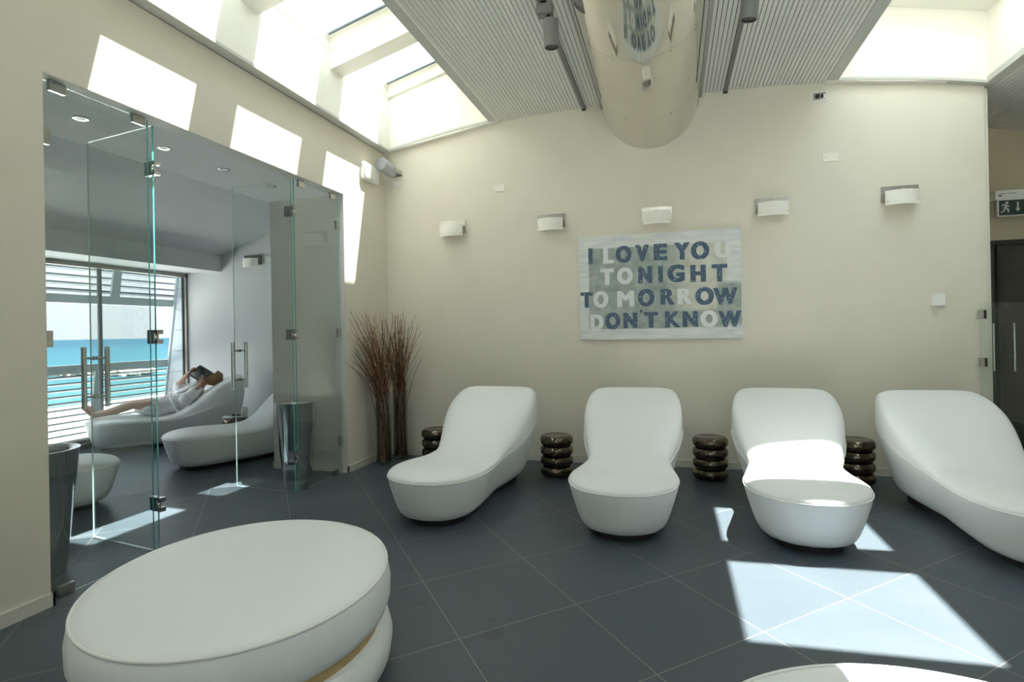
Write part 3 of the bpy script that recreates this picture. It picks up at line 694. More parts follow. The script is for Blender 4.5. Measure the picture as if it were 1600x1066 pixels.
def glyph(ch):
    cu_ = D.curves.new('g', 'FONT'); cu_.body = ch; cu_.size = 1; cu_.offset = 0 if ch in 'MWKR' else .042; cu_.resolution_u = 5
    o = D.objects.new('g', cu_); COL.objects.link(o); bpy.context.view_layer.update()
    dg = bpy.context.evaluated_depsgraph_get(); me = D.meshes.new_from_object(o.evaluated_get(dg)); D.objects.remove(o); D.curves.remove(cu_); return me
GC = {}
def add_glyph(bm, ch, x0, x1, z0, z1, y=-.0015, mirror=False):
    if ch not in GC: GC[ch] = glyph(ch)
    me = GC[ch]; xs = [v.co.x for v in me.vertices]; zs_ = [v.co.y for v in me.vertices]
    a, b, c, d = min(xs), max(xs), min(zs_), max(zs_)
    mp = [bm.verts.new((x0+(v.co.x-a)/(b-a)*(x1-x0), y, z0+(v.co.y-c)/(d-c)*(z1-z0))) for v in me.vertices]
    for f in me.polygons:
        try: bm.faces.new([mp[i] for i in f.vertices])
        except ValueError: pass
rows = [[('I', 212, 247, 252, 375, 0), ('L', 335, 425, 250, 370, 1), ('O', 438, 568, 237, 365, 0), ('V', 598, 710, 230, 355, 0), ('E', 745, 852, 223, 348, 0), ('Y', 905, 1030, 215, 345, 0), ('O', 1035, 1175, 208, 345, 0), ('U', 1218, 1335, 212, 335, 1)],
 [('T', 310, 420, 415, 538, 1), ('O', 447, 575, 405, 535, 1), ('N', 618, 730, 400, 528, 0), ('I', 777, 815, 397, 525, 0), ('G', 850, 985, 388, 523, 0), ('H', 1028, 1147, 392, 523, 0), ('T', 1190, 1308, 388, 523, 0)],
 [('T', 140, 243, 598, 717, 0), ('O', 247, 372, 590, 720, 1), ('M', 445, 583, 590, 712, 1), ('O', 612, 745, 577, 712, 0), ('R', 792, 905, 578, 700, 0), ('R', 925, 1040, 577, 697, 1), ('O', 1062, 1205, 568, 705, 0), ('W', 1198, 1380, 575, 705, 0)],
 [('D', 218, 330, 772, 897, 1), ('O', 340, 467, 760, 890, 0), ('N', 492, 605, 762, 882, 0), ("'", 628, 648, 738, 764, 0), ('T', 660, 770, 757, 880, 0), ('K', 825, 950, 755, 880, 0), ('N', 962, 1080, 755, 878, 0), ('O', 1098, 1230, 750, 880, 1), ('W', 1235, 1410, 755, 885, 0)]]
def cz(x, y):
    u = (x-130)/1278; top = 165-65*u; bot = 970-2*u; return u*PW, (bot-y)/(bot-top)*PH
k_ = 0
for row in rows:
    for ch, x0, x1, y0, y1, pale in row:
        a, z1_ = cz(x0, y0); b, z0_ = cz(x1, y1); k_ += 1; bm = bmesh.new(); b = min(b, PW-.003); d = .0 if ch in "I'" else .026 if ch in 'MWKR' else .014
        for q in range(3): add_glyph(bm, ch, a+d*q/2, b-d+d*q/2, z0_, z1_, -.0012-.0002*(k_ % 5)-.00004*q)
        obj('pale_letter' if pale else 'blue_letter', bm, m_pale if pale else m_blue, pt)
bm = bmesh.new(); ax_, az_ = cz(1280, 910); sg = [(0, 0), (.012, .02), (.018, -.004), (.03, .012), (.036, 0), (.05, .016), (.056, -.006), (.072, .01), (.08, 0)]
tube(bm, [(ax_+p, -.0015, az_+q) for p, q in sg], .0012, 4); obj('signature', bm, m_blue, pt)

# ------------------------------------------------------------------ wall lamps
def make_sconce():
    t = empty('wall_lamp')
    obj('back_plate', B(-.150, .150, -.020, 0, -.065, .078, bev=.002), m_brush, t)
    bm = bmesh.new(); n = 20; w, dep = .135, .045
    def pt_(u, off): return (w*u*(1+off*4*0), -.075-dep*(1-u*u)+off)
    A = []
    for z in (-.105, .026):
        A.append([bm.verts.new((*pt_(-1+2*i/n, 0), z)) for i in range(n+1)]+[bm.verts.new((*pt_(1-2*i/n, .006), z)) for i in range(n+1)])
    m_ = len(A[0])
    for i in range(m_): bm.faces.new((A[0][i], A[0][(i+1) % m_], A[1][(i+1) % m_], A[1][i]))
    for k in (0, 1):
        for i in range(n): bm.faces.new((A[k][i], A[k][i+1], A[k][m_-2-i], A[k][m_-1-i]))
    autosmooth(obj('shade', bm, m_shade, t))
    bm = bmesh.new(); box(bm, -.125, .125, -.09, -.022, -.075, -.067); box(bm, -.012, .012, -.11, -.02, .02, .034); obj('lamp_tray', bm, m_warm, t)
    bm = bmesh.new(); tube(bm, [(-.06, -.06, 0), (.06, -.06, 0)], .009, 12); obj('lamp_tube', bm, m_white, t, True)
    return t
sc0 = make_sconce()
for i, (x, y, z, lab) in enumerate([(-2.335, YB, 2.565, 'white curved wall lamp nearest the corner speaker, above the leftmost lounge chair'), (-1.215, YB, 2.558, 'white curved wall lamp just left of the painting'),
        (-.125, YB, 2.553, 'white curved wall lamp directly above the painting'), (.955, YB, 2.560, 'white curved wall lamp just right of the painting'),
        (2.03, YB, 2.585, 'white curved wall lamp near the right end of the wall, above the white square switch'), (-5.96, YW, 2.51, 'white curved wall lamp on the far wall of the glass room')]):
    o = sc0 if i == 0 else copy_tree(sc0)
    o.location = (x, y, z); tag(o, lab, 'wall lamp', 'curved white wall lamps')

# small plates on the walls
def plate(name, x, z, w, h, d, lab, cat, m=m_white):
    t = empty(name, (x, YB, z)); tag(t, lab, cat); obj('cover_plate', B(-w/2, w/2, -d, 0, -h/2, h/2, bev=.002), m, t); return t
t = plate('blank_plate', -1.783, 2.966, .12, .075, .008, 'small blank cream cover plate high on the wall above the two leftmost wall lamps', 'cover plate', m_plate)
for s in (-.045, .045):
    bm = bmesh.new(); lathe(bm, [(0, 0), (.003, 0), (.003, .002), (0, .002)], 10); o = obj('screw', bm, m_brush, t); o.rotation_euler = (R(90), 0, 0); o.location = (s, -.008, 0)
t = plate('blank_plate', 1.474, 2.981, .135, .08, .008, 'small blank cream cover plate on the wall below the ceiling socket', 'cover plate', m_plate)
for s in (-.05, .05):
    bm = bmesh.new(); lathe(bm, [(0, 0), (.003, 0), (.003, .002), (0, .002)], 10); o = obj('screw', bm, m_brush, t); o.rotation_euler = (R(90), 0, 0); o.location = (s, -.008, 0)
t = plate('power_socket', 1.386, 3.565, .145, .10, .008, 'white power socket with dark inserts high on the wall under the slatted ceiling', 'socket')
obj('socket_insert', B(-.055, .055, -.011, -.008, -.034, .034, bev=.001), m_brush, t)
bm = bmesh.new(); lathe(bm, [(0, 0), (.022, 0), (.022, .004), (0, .004)], 20); o = obj('socket_hole', bm, m_black, t); o.rotation_euler = (R(90), 0, 0); o.location = (-.018, -.011, 0)
obj('switch_rocker', B(.012, .032, -.014, -.011, -.018, .018), m_black, t); obj('switch_rocker', B(.036, .05, -.014, -.011, -.018, .018), m_white, t)
t = plate('wall_switch', 2.315, 1.612, .105, .105, .028, 'square white wall switch box on the plain wall near its right end', 'switch')
obj('marking', B(-.042, -.022, -.0295, -.028, .040, .043), m_grey, t)

# speaker in the corner
t = empty('speaker', (-3.03, 5.96, 3.23)); tag(t, 'grey cylindrical loudspeaker in the upper corner beside the emergency light', 'speaker')
ax = Vector((-.10, -.96, .16)).normalized(); q = ax.to_track_quat('Z', 'Y')
bm = bmesh.new(); lathe(bm, [(0, 0), (.05, 0), (.068, .015), (.074, .05), (.074, .24), (.071, .247)], 36); o = obj('speaker_body', bm, m_grey, t, True); o.rotation_mode = 'QUATERNION'; o.rotation_quaternion = q; o.location = (0, -.03, 0)
autosmooth(o)
bm = bmesh.new(); lathe(bm, [(.071, .247), (.06, .249), (0, .251)], 36); g = obj('speaker_grille', bm, dotted('grille_grey', (.40, .42, .43), (.22, .23, .24), (0, 1), .008, .3, 0, .5), t, True); g.rotation_mode = 'QUATERNION'; g.rotation_quaternion = q; g.location = (0, -.03, 0)
bm = bmesh.new(); box(bm, .072, .08, -.14, .03, -.02, .02); box(bm, -.02, .08, .03, .038, -.03, .03); obj('bracket', bm, m_brush, t)
t2 = empty('speaker_socket', (-3.005, YB, 3.115)); tag(t2, 'small white socket plate under the corner loudspeaker with a pale cable', 'socket')
obj('cover_plate', B(-.055, .055, -.008, 0, -.03, .03, bev=.002), m_white, t2)
bm = bmesh.new(); tube(bm, [(-.02, -.008, -.005), (-.025, -.02, 0), (-.05, -.03, .02), (-.06, -.04, .045), (-.045, -.06, .07), (-.02, -.08, .08)], .004, 8); obj('cable', bm, m_white, t2, True)
for s in (-.02, .03):
    bm = bmesh.new(); lathe(bm, [(0, 0), (.004, 0), (.004, .003), (0, .003)], 10); o = obj('screw', bm, m_black, t2); o.rotation_euler = (R(90), 0, 0); o.location = (s, -.008, -.005)

# emergency light on the glass wall
t = empty('emergency_light', (XL, 5.60, 3.145)); tag(t, 'rectangular white ribbed emergency light on the wall above the glass opening, half sunlit', 'emergency light')
bm = bmesh.new(); n = 10; w, h, d, r = .175, .095, .05, .04; pl = []
for cx_, cy_, a0 in ((w-r, h-r, 0), (-w+r, h-r, 90), (-w+r, -h+r, 180), (w-r, -h+r, 270)):
    for k in range(6): a = R(a0+k*18); pl.append((cx_+r*math.cos(a), cy_+r*math.sin(a)))
prism(bm, pl, 0, 0, d*.7); prism(bm, [(p[0]*.86, p[1]*.82) for p in pl], 0, d*.7, d); obj('lamp_housing', bm, m_white, t)
bm = bmesh.new()
for i in range(9): z = -.06+i*.015; box(bm, d, d+.005, -.10, .13, z, z+.008)
obj('ribbed_diffuser', bm, m_white, t)
obj('indicator', B(d, d+.004, -.02, -.012, -.078, -.07), m_black, t)

# ------------------------------------------------------------------ duct, tracks and spotlights
DZ_, DR = 3.700, .466
t = empty('ventilation_duct', (XC, 0, DZ_)); tag(t, 'half-round polished steel air duct running along the ceiling to the painting wall', 'duct')
bm = bmesh.new(); n = 64; seams = [YR, -2.0, .2, 2.4, 4.0, 5.2, YB]
def arc(y, r): return [bm.verts.new((r*math.cos(math.pi+math.pi*i/n), y, r*math.sin(math.pi+math.pi*i/n))) for i in range(n+1)]
for a, b in zip(seams, seams[1:]):
    A, C = arc(a+.001, DR), arc(b-.001, DR)
    A2, C2 = arc(a+.001, DR-.006), arc(b-.001, DR-.006)
    for i in range(n):
        bm.faces.new((A[i], A[i+1], C[i+1], C[i])); bm.faces.new((A2[i], C2[i], C2[i+1], A2[i+1]))
        bm.faces.new((C[i], C[i+1], C2[i+1], C2[i])); bm.faces.new((A[i+1], A[i], A2[i], A2[i+1]))
m_duct = noisy(mat('duct_steel', (.70, .68, .62), .055, 1), 5, .02)
autosmooth(obj('duct_shell', bm, m_duct, t), 30)
for s in (-1, 1):
    bm = bmesh.new(); AA = []
    for y in (YR, YB-.002):
        AA.append([bm.verts.new((s*(DR+.0015)*math.cos(R(2+i*1.6)), y, -(DR+.0015)*math.sin(R(2+i*1.6)))) for i in range(8)])
    for i in range(7): bm.faces.new((AA[0][i], AA[0][i+1], AA[1][i+1], AA[1][i]))
    obj('perforated_strip', bm, m_perf, t, True)
    bm = bmesh.new(); box(bm, s*DR-.004, s*DR+.034*s if s > 0 else s*DR+.004, YR, YB, -.006, .012) if s > 0 else box(bm, -DR-.034, -DR+.004, YR, YB, -.006, .012)
    obj('flange', bm, m_perf, t)
bm = bmesh.new()
for y in seams[1:-1]:
    for dy in (-.03, .03):
        for a in range(-75, 76, 25):
            p = ((DR+.001)*math.sin(R(a)), y+dy, -(DR+.001)*math.cos(R(a)))
            bmesh.ops.create_icosphere(bm, subdivisions=1, radius=.004, matrix=Matrix.Translation(p))
rv = obj('rivets', bm, m_alu, t); rv['kind'] = 'stuff'
def track(x, lab):
    z = zc(x); t = empty('light_track', (x, 0, z)); tag(t, lab, 'light track')
    obj('rail', B(-.017, .017, YR+.5, YB-.06, -.032, -.001), m_track, t); obj('end_cap', B(-.02, .02, YB-.06, YB-.02, -.036, -.001), m_black, t)
track(-.842, 'grey ceiling light track left of the steel duct'); track(.55, 'grey ceiling light track right of the steel duct')
def spot(x, y, tilt, lab, body=m_spot):
    z = zc(x)-.032; t = empty('spotlight', (x, y, z)); tag(t, lab, 'spotlight')
    obj('adaptor_box', B(-.055, .055, -.04, .04, -.095, -.02, bev=.004), m_spot, t)
    obj('track_plug', B(-.015, .015, -.05, .05, -.022, 0), m_black, t)
    bm = bmesh.new(); tube(bm, [(.02, 0, -.09), (.03, 0, -.135)], .012, 10); obj('swivel', bm, m_black, t, True)
    bm = bmesh.new(); lathe(bm, [(0, 0), (.045, 0), (.054, -.008), (.055, -.19), (.052, -.193), (.048, -.175)], 40); h = autosmooth(obj('lamp_head', bm, body, t)); h.location = (.035, 0, -.125); h.rotation_euler = tilt
    bm = bmesh.new(); lathe(bm, [(.0, -.175), (.05, -.178), (.05, -.192), (.040, -.1915), (.030, -.180), (0, -.180)], 40); f = obj('lamp_face', bm, m_black, t); f.location = h.location; f.rotation_euler = tilt
    bm = bmesh.new()
    for k in range(5): a = k*2*math.pi/5; lathe(bm, [(0, -.1812), (.007, -.1812), (.007, -.184), (0, -.184)], 12, c=(.019*math.cos(a), .019*math.sin(a), 0))
    e_ = obj('lens_cluster', bm, m_brush, t); e_.location = h.location; e_.rotation_euler = tilt
spot(-.815, 3.93, (R(4), R(-3), 0), 'grey cylindrical track spotlight left of the steel duct')
spot(.50, 3.96, (R(6), R(6), 0), 'grey cylindrical track spotlight right of the steel duct')

# ------------------------------------------------------------------ right end: exit sign, doors, half height glass gate
t = empty('exit_sign', (3.36, YF-.10, 2.60)); tag(t, 'dark green emergency exit sign with running figure and arrow under a white lamp box', 'exit sign')
m_sign = noisy(mat('sign_green_black', (.02, .045, .04), .35), 9, .1); m_signw = noisy(mat('sign_pale', (.62, .66, .64), .5), 9, .03)
obj('lamp_box', B(-.19, .20, -.03, .10, .035, .125, bev=.004), m_white, t)
obj('sign_frame', B(-.165, .165, -.018, .012, -.135, .035), m_white, t)
obj('sign_face', B(-.155, .155, -.0215, -.018, -.125, .025), m_sign, t)
bm = bmesh.new(); Y = -.0235
def flat(bm, pts, y0=-.0235, y1=-.0215): prism(bm, pts, 1, y0, y1)
flat(bm, [(-.088+.0135*math.cos(k), .0+.0135*math.sin(k)) for k in [i*math.pi/6 for i in range(12)]])
flat(bm, [(-.118, -.012), (-.098, -.022), (-.086, -.02), (-.088, -.045), (-.108, -.062), (-.122, -.05), (-.104, -.04)])
flat(bm, [(-.135, -.028), (-.118, -.010), (-.096, -.016), (-.1, -.026), (-.116, -.022), (-.128, -.038)])
flat(bm, [(-.096, -.016), (-.082, -.02), (-.066, -.038), (-.074, -.044), (-.088, -.032)])
flat(bm, [(-.106, -.055), (-.09, -.048), (-.07, -.066), (-.072, -.1), (-.084, -.1), (-.084, -.073)])
flat(bm, [(-.11, -.058), (-.1, -.066), (-.116, -.092), (-.142, -.1), (-.142, -.09), (-.124, -.083)])
obj('running_figure', bm, m_signw, t)
bm = bmesh.new(); flat(bm, [(-.004, .005), (.010, .005), (.010, -.06), (.024, -.06), (.003, -.095), (-.018, -.06), (-.004, -.06)]); obj('arrow', bm, m_signw, t)
obj('door_symbol', B(.065, .125, -.0235, -.0215, -.1, .008), m_signw, t)
bm = bmesh.new()
for i in range(9): box(bm, -.16+i*.016+.012*(i > 3), -.16+i*.016+.010+.012*(i > 3), -.0315, -.030, .088, .094)
box(bm, -.16, -.135, -.0315, -.030, .066, .078); obj('small_print', bm, m_black, t)

# dark double door in the corridor
bm = bmesh.new(); box(bm, DX0+.05, DX1-.05, YF+.03, YF+.05, .01, DZ-.05); dr = struct('door_1', bm, m_doordark)
bm = bmesh.new(); box(bm, DX0, DX0+.06, YF-.01, YF+.06, 0, DZ); box(bm, DX1-.06, DX1, YF-.01, YF+.06, 0, DZ); box(bm, DX0, DX1, YF-.01, YF+.06, DZ-.05, DZ); box(bm, 3.235, 3.27, YF, YF+.06, 0, DZ-.05)
obj('door_frame', bm, m_black, dr)
def pull(parent, x, y, z0, z1, s=-1):
    bm = bmesh.new(); tube(bm, [(x, y, z0), (x, y, z1)], .014, 14)
    for z in (z0+.07, z1-.07): tube(bm, [(x, y, z), (x, y+.06, z)], .008, 8)
    return autosmooth(obj('door_handle', bm, m_brush, parent))
pull(dr, 3.168, YF-.05, .90, 1.39); pull(dr, 3.345, YF-.05, .90, 1.39)
# half height glass gate in front
t = empty('glass_gate', (2.60, 5.94, 0)); tag(t, 'half-height clear glass gate fixed to the right end of the painting wall', 'gate')
obj('pane', panel_mesh(.012, 0, 1.30, 0, .02, 1.57, edges=(2, 2)), GM, t)
for z in (1.47, 1.05, .35):
    h = obj('hinge', B(-.0, .06, -.018, .018, z-.04, z+.04, bev=.002), m_brush, t); obj('pivot', B(.034, .05, -.021, -.018, z-.037, z+.037), m_black, h)
struct('trim_10', B(XR-.002, XR+.02, YB+.0, YB+.12, 0, 3.47), m_skirt)

# ------------------------------------------------------------------ outside: louvred screen, terrace, breakwater, sea
LT, LB = (-7.47, 2.36), (-7.86, -.35)      # leaning plane of the screen (x, z)
def lx(z): return LB[0]+(LT[0]-LB[0])*(z-LB[1])/(LT[1]-LB[1])
ly0, ly1 = 1.0, YW+.25
scr = empty('louvre_screen', (lx(0), 4.0, 0)); tag(scr, 'leaning grey metal louvre screen outside the sea window', 'louvre screen')
def lobj(nm, bm, m): 
    o = obj(nm, bm, m); o.parent = scr; o.location = -scr.location; return o
Zu = [2.31, 2.21, 2.115, 2.03]
Zl = [.885-.0865*i for i in range(13)]
for i, z in enumerate(Zu+Zl):
    bm = bmesh.new(); x = lx(z); w = .042; t_ = .045
    hexa(bm, [(x-w, ly0, z-.022), (x+w, ly0, z+.006), (x+w, ly1, z+.006), (x-w, ly1, z-.022), (x-w, ly0, z-.008), (x+w, ly0, z+.022), (x+w, ly1, z+.022), (x-w, ly1, z-.008)])
    lobj('louvre_blade', bm, m_lou)
for z0, z1 in ((1.865, 1.975), (.935, 1.05)):
    bm = bmesh.new(); hexa(bm, [(lx(z0)-.05, ly0, z0), (lx(z0)+.05, ly0, z0), (lx(z0)+.05, ly1, z0), (lx(z0)-.05, ly1, z0), (lx(z1)-.05, ly0, z1), (lx(z1)+.05, ly0, z1), (lx(z1)+.05, ly1, z1), (lx(z1)-.05, ly1, z1)])
    lobj('cross_beam', bm, m_loug)
for y, a, b in ((6.18, 1.95, 2.6), (6.05, -.3, .95), (3.9, -.3, 2.6), (1.8, -.3, 2.6), (7.22, -.3, 2.6)):
    bm = bmesh.new(); w = .06
    hexa(bm, [(lx(a)+.06, y-w, a), (lx(a)+.09, y-w, a), (lx(a)+.09, y+w, a), (lx(a)+.06, y+w, a), (lx(b)+.06, y-w, b), (lx(b)+.09, y-w, b), (lx(b)+.09, y+w, b), (lx(b)+.06, y+w, b)])
    lobj('strut', bm, m_loug)
# clad cheek wall beyond the window
bm = bmesh.new(); prism(bm, [(XW-.08, -.3), (XW-.08, 2.6), (lx(2.6)+.13, 2.6), (lx(-.3)+.10, -.3)], 1, YW+.02, YW+.12)
ck = struct('wall_cladding', bm, m_siding)
bm = bmesh.new()
for i in range(9): z = -.1+i*.32; box(bm, lx(z)+.1, XW-.08, YW+.012, YW+.021, z, z+.008)
obj('cladding_joints', bm, m_alu, ck)
struct('terrace', B(-18.5, XW-.09, -8, 24, -.9, -.75), m_concrete)
m_sea = mat('sea_water', (.05, .16, .19), .35, spec=.3)
_t = N(m_sea, 'ShaderNodeTexCoord'); _s = N(m_sea, 'ShaderNodeSeparateXYZ'); LK(m_sea, _t.outputs['Object'], _s.inputs[0])
_m = N(m_sea, 'ShaderNodeMapRange'); _m.inputs[1].default_value = -30; _m.inputs[2].default_value = -900; LK(m_sea, _s.outputs[0], _m.inputs[0])
_n = N(m_sea, 'ShaderNodeTexNoise'); _n.inputs['Scale'].default_value = .12; _n.inputs['Detail'].default_value = 6; LK(m_sea, _t.outputs['Object'], _n.inputs['Vector'])
_r = N(m_sea, 'ShaderNodeValToRGB'); LK(m_sea, _m.outputs[0], _r.inputs[0])
E_ = _r.color_ramp.elements; E_[0].position = 0; E_[0].color = (.050, .098, .090, 1); E_[1].position = 1; E_[1].color = (.009, .041, .066, 1)
_e = E_.new(.04); _e.color = (.035, .094, .097, 1); _e = E_.new(.15); _e.color = (.017, .066, .089, 1)
_x = N(m_sea, 'ShaderNodeMixRGB'); _x.blend_type = 'MULTIPLY'; _x.inputs[0].default_value = .45; LK(m_sea, _r.outputs[0], _x.inputs[1]); LK(m_sea, _n.outputs['Fac'], _x.inputs[2])
LK(m_sea, _x.outputs[0], PB(m_sea).inputs['Base Color']); PB(m_sea).inputs['Specular IOR Level'].default_value = .05; PB(m_sea).inputs['Roughness'].default_value = .8
bm = bmesh.new(); quad(bm, (-5000, -4000, -9), (-10, -4000, -9), (-10, 5000, -9), (-5000, 5000, -9)); struct('sea', bm, m_sea)
bm = bmesh.new(); rnd = random.Random(11)
for i in range(260):
    f = rnd.random(); c = (-185+45*f, 120+rnd.uniform(-3, 3)+4*f, -9+rnd.uniform(0, 1.0)*1.3)
    s = rnd.uniform(.6, 1.4); bmesh.ops.create_icosphere(bm, subdivisions=1, radius=s, matrix=Matrix.Translation(c) @ Matrix.Diagonal((1, 1.3, .7, 1)))
o = obj('breakwater', bm, m_rock); o['kind'] = 'stuff'; tag(o, 'low line of pale rocks forming a breakwater in the turquoise sea', 'rocks')

# ------------------------------------------------------------------ person lying by the window
def skin_mesh(name, V, E, rad, m, parent, root=0, sub=2, rest=None):
    me = D.meshes.new(name); me.from_pydata(V, E, []); me.materials.append(m)
    o = D.objects.new(name, me); COL.objects.link(o)
    sk = o.modifiers.new('Skin', 'SKIN'); sk.use_smooth_shade = True; sk.branch_smoothing = .6
    if not me.skin_vertices: me.skin_vertices.new()
    for i, r in enumerate(rad):
        s = me.skin_vertices[0].data[i]; s.radius = r if isinstance(r, tuple) else (r, r); s.use_root = (i == root)
    o.modifiers.new('Subdivision', 'SUBSURF').levels = sub; o.modifiers['Subdivision'].render_levels = sub
    if rest: rest(o)
    bpy.context.view_layer.update(); dg = bpy.context.evaluated_depsgraph_get()
    m2 = D.meshes.new_from_object(o.evaluated_get(dg)); m2.name = name
    for f in m2.polygons: f.use_smooth = True
    if not m2.materials: m2.materials.append(m)
    D.objects.remove(o); n_ = D.objects.new(name, m2); COL.objects.link(n_)
    if parent: n_.parent = parent
    return n_
# local frame: x across the lounger (camera side positive), y from foot to head, z up
PL = LG[5]; PMX = Matrix.Translation(PL.location) @ Matrix.Rotation(R(-46), 4, 'Z')
person = empty('person', tuple(PL.location), R(-46)); tag(person, 'person in a white bathrobe lying by the sea window and holding up a black tablet', 'person')
def chain(V, E, rad, start, pts):
    i = start
    for p, r in pts:
        V.append(p); rad.append(r); j = len(V)-1; E.append((i, j)); i = j
    return i
V = [(0, .90, .490)]; E = []; rad = [(.130, .100)]
ch_ = chain(V, E, rad, 0, [((0, 1.03, .545), (.120, .095)), ((0, 1.15, .625), (.128, .095)), ((0, 1.235, .695), (.125, .085))])
nk = chain(V, E, rad, ch_, [((0, 1.29, .755), (.052, .052)), ((-.0, 1.325, .79), (.050, .052))])
hd = chain(V, E, rad, nk, [((0, 1.355, .815), (.068, .075)), ((0, 1.405, .845), (.075, .085)), ((0, 1.455, .862), (.058, .068))])
# near arm (camera side): upper arm down, forearm up to the tablet
def arm(s, sh, elb, wr, hand, fdir, up):
    a = chain(V, E, rad, ch_, [((s*.14, 1.225, .695), .055), (tuple(Vector(sh)), .052), (tuple((Vector(sh)+Vector(elb))/2), .045), (elb, .040), (tuple((Vector(elb)*.45+Vector(wr)*.55)), .036), (wr, .026)])
    hc = chain(V, E, rad, a, [(hand, (.034, .018))])
    f = Vector(fdir).normalized(); u = Vector(up).normalized(); side = f.cross(u).normalized()
    for k, (o_, L) in enumerate(((-.028, .062), (-.010, .072), (.010, .068), (.028, .052))):
        b = Vector(hand)+f*.025+side*o_
        chain(V, E, rad, hc, [(tuple(b), .010), (tuple(b+f*L*.5+u*.004), .0088), (tuple(b+f*L*.85-u*.016), .008)])
    b = Vector(hand)-side*.03
    chain(V, E, rad, hc, [(tuple(b), .011), (tuple(b-side*.022+f*.022-u*.012), .009)])
TC = Vector((.04, 1.265, .905))      # tablet centre
TXv = Vector((.75, .45, -.30)).normalized(); TYv = Vector((-.25, .72, .62)); TYv = (TYv-TXv*TYv.dot(TXv)).normalized(); TN = TXv.cross(TYv)
hn = TC-TYv*.03+TXv*.13; hf = TC-TYv*.01-TXv*.13
arm(1, (.19, 1.185, .66), (.27, 1.06, .555), tuple(hn+Vector((.05, -.05, -.10))), tuple(hn+Vector((.025, -.02, -.04))), tuple(TN*.2-TXv*.4+TYv*.8), tuple(TXv))
arm(-1, (-.20, 1.17, .67), (-.26, .975, .70), tuple(hf+Vector((-.04, -.08, -.05))), tuple(hf+Vector((-.02, -.035, -.015))), tuple(TN*.2+TXv*.3+TYv*.8), tuple(-TXv))
# legs
def leg(s, x_):
    a = chain(V, E, rad, 0, [((s*.085, .84, .50), .092), ((s*.10, .68, .52), .074), ((s*.105, .53, .545), .056), ((s*.10, .50, .540), .054), ((x_, .37, .500), .055), ((x_, .26, .470), .043), ((x_, .15, .452), .034)])
    chain(V, E, rad, a, [((x_*1.0, .105, .445), .040), ((x_*1.1, .07, .49), .037), ((x_*1.3, .015, .545), (.042, .024)), ((x_*1.4, -.02, .575), (.038, .015))])
leg(1, .10); leg(-1, -.07)
body = skin_mesh('body', V, E, rad, m_skin, person)
# face details on the head: nose, ears, eyes, mouth
hc = Vector((0, 1.40, .838)); fn = Vector((0, -.45, .89)); fu = Vector((0, .89, .45)); fs = Vector((1, 0, 0))
for s in (-1, 1): bm = bmesh.new(); bmesh.ops.create_icosphere(bm, subdivisions=2, radius=1, matrix=Matrix.Translation(hc+fs*s*.03+fn*.072+fu*.005) @ Matrix.Diagonal((.012, .008, .008, 1))); obj('eye', bm, m_black, person, True)
bm = bmesh.new(); bmesh.ops.create_icosphere(bm, subdivisions=2, radius=1, matrix=Matrix.Translation(hc+fn*.085-fu*.02) @ Matrix.Diagonal((.013, .022, .02, 1))); obj('nose', bm, m_skin, person, True)
for s in (-1, 1): bm = bmesh.new(); bmesh.ops.create_icosphere(bm, subdivisions=2, radius=1, matrix=Matrix.Translation(hc+fs*s*.078-fu*.005) @ Matrix.Diagonal((.008, .018, .026, 1))); obj('ear', bm, m_skin, person, True)
bm = bmesh.new(); bmesh.ops.create_icosphere(bm, subdivisions=2, radius=1, matrix=Matrix.Translation(hc+fn*.076-fu*.05) @ Matrix.Diagonal((.022, .006, .006, 1))); obj('mouth', bm, mat('lips', (.45, .16, .14), .5), person, True)
# hair: cap round the back and top of the skull
bm = bmesh.new(); bmesh.ops.create_icosphere(bm, subdivisions=4, radius=1, matrix=Matrix.Identity(4))
for v in bm.verts:
    d = v.co.normalized(); k = 1+.04*math.sin(d.x*19+d.z*7)+.03*math.sin(d.y*23)
    v.co = Vector((d.x*.099*k, d.y*.122*k, d.z*.104*k))
dl = [v for v in bm.verts if (v.co.x*0+v.co.y*fn.y+v.co.z*fn.z) > .05-.30*max(0, v.co.y*fu.y+v.co.z*fu.z)*0 and (v.co.y*fu.y+v.co.z*fu.z) < .075]
bmesh.ops.delete(bm, geom=dl, context='VERTS')
for v in bm.verts: v.co += hc+fu*.018-fn*.012
hr = obj('hair', bm, m_hair, person, True)
# robe: torso + skirt + sleeves as one fuller surface
V = [(0, .90, .49)]; E = []; rad = [(.190, .128)]
c1 = chain(V, E, rad, 0, [((0, 1.03, .54), (.175, .122)), ((0, 1.15, .615), (.182, .122)), ((0, 1.235, .68), (.165, .105)), ((0, 1.275, .725), (.092, .072))])
ci = 3
for s, sh, elb, cuff in ((1, (.20, 1.185, .66), (.28, 1.06, .55), (hn+Vector((.05, -.05, -.10)))), (-1, (-.21, 1.17, .67), (-.27, .97, .695), (hf+Vector((-.04, -.08, -.05))))):
    cf_ = Vector(elb)*.52+Vector(cuff)*.48
    chain(V, E, rad, ci, [((s*.14, 1.22, .69), .082), (sh, .085), (tuple((Vector(sh)+Vector(elb))/2), .080), (elb, .085), (tuple(cf_), .075)])
sk_ = chain(V, E, rad, 0, [((0, .79, .48), (.195, .12)), ((0, .68, .480), (.19, .105)), ((.0, .60, .485), (.195, .085)), ((.03, .54, .475), (.205, .060))])
robe = skin_mesh('bathrobe', V, E, rad, m_robe, person)
dtex = D.textures.new('folds', 'CLOUDS'); dtex.noise_scale = .10
bm = bmesh.new(); bm.from_mesh(robe.data)
for v in bm.verts:
    c = v.co; f = math.sin(c.x*38+c.y*22+3*math.sin(c.y*9))*.006+math.sin(c.y*46-c.x*17+c.z*20)*.005
    v.co += v.normal*f
bm.to_mesh(robe.data); bm.free()
bm = bmesh.new(); pts = []
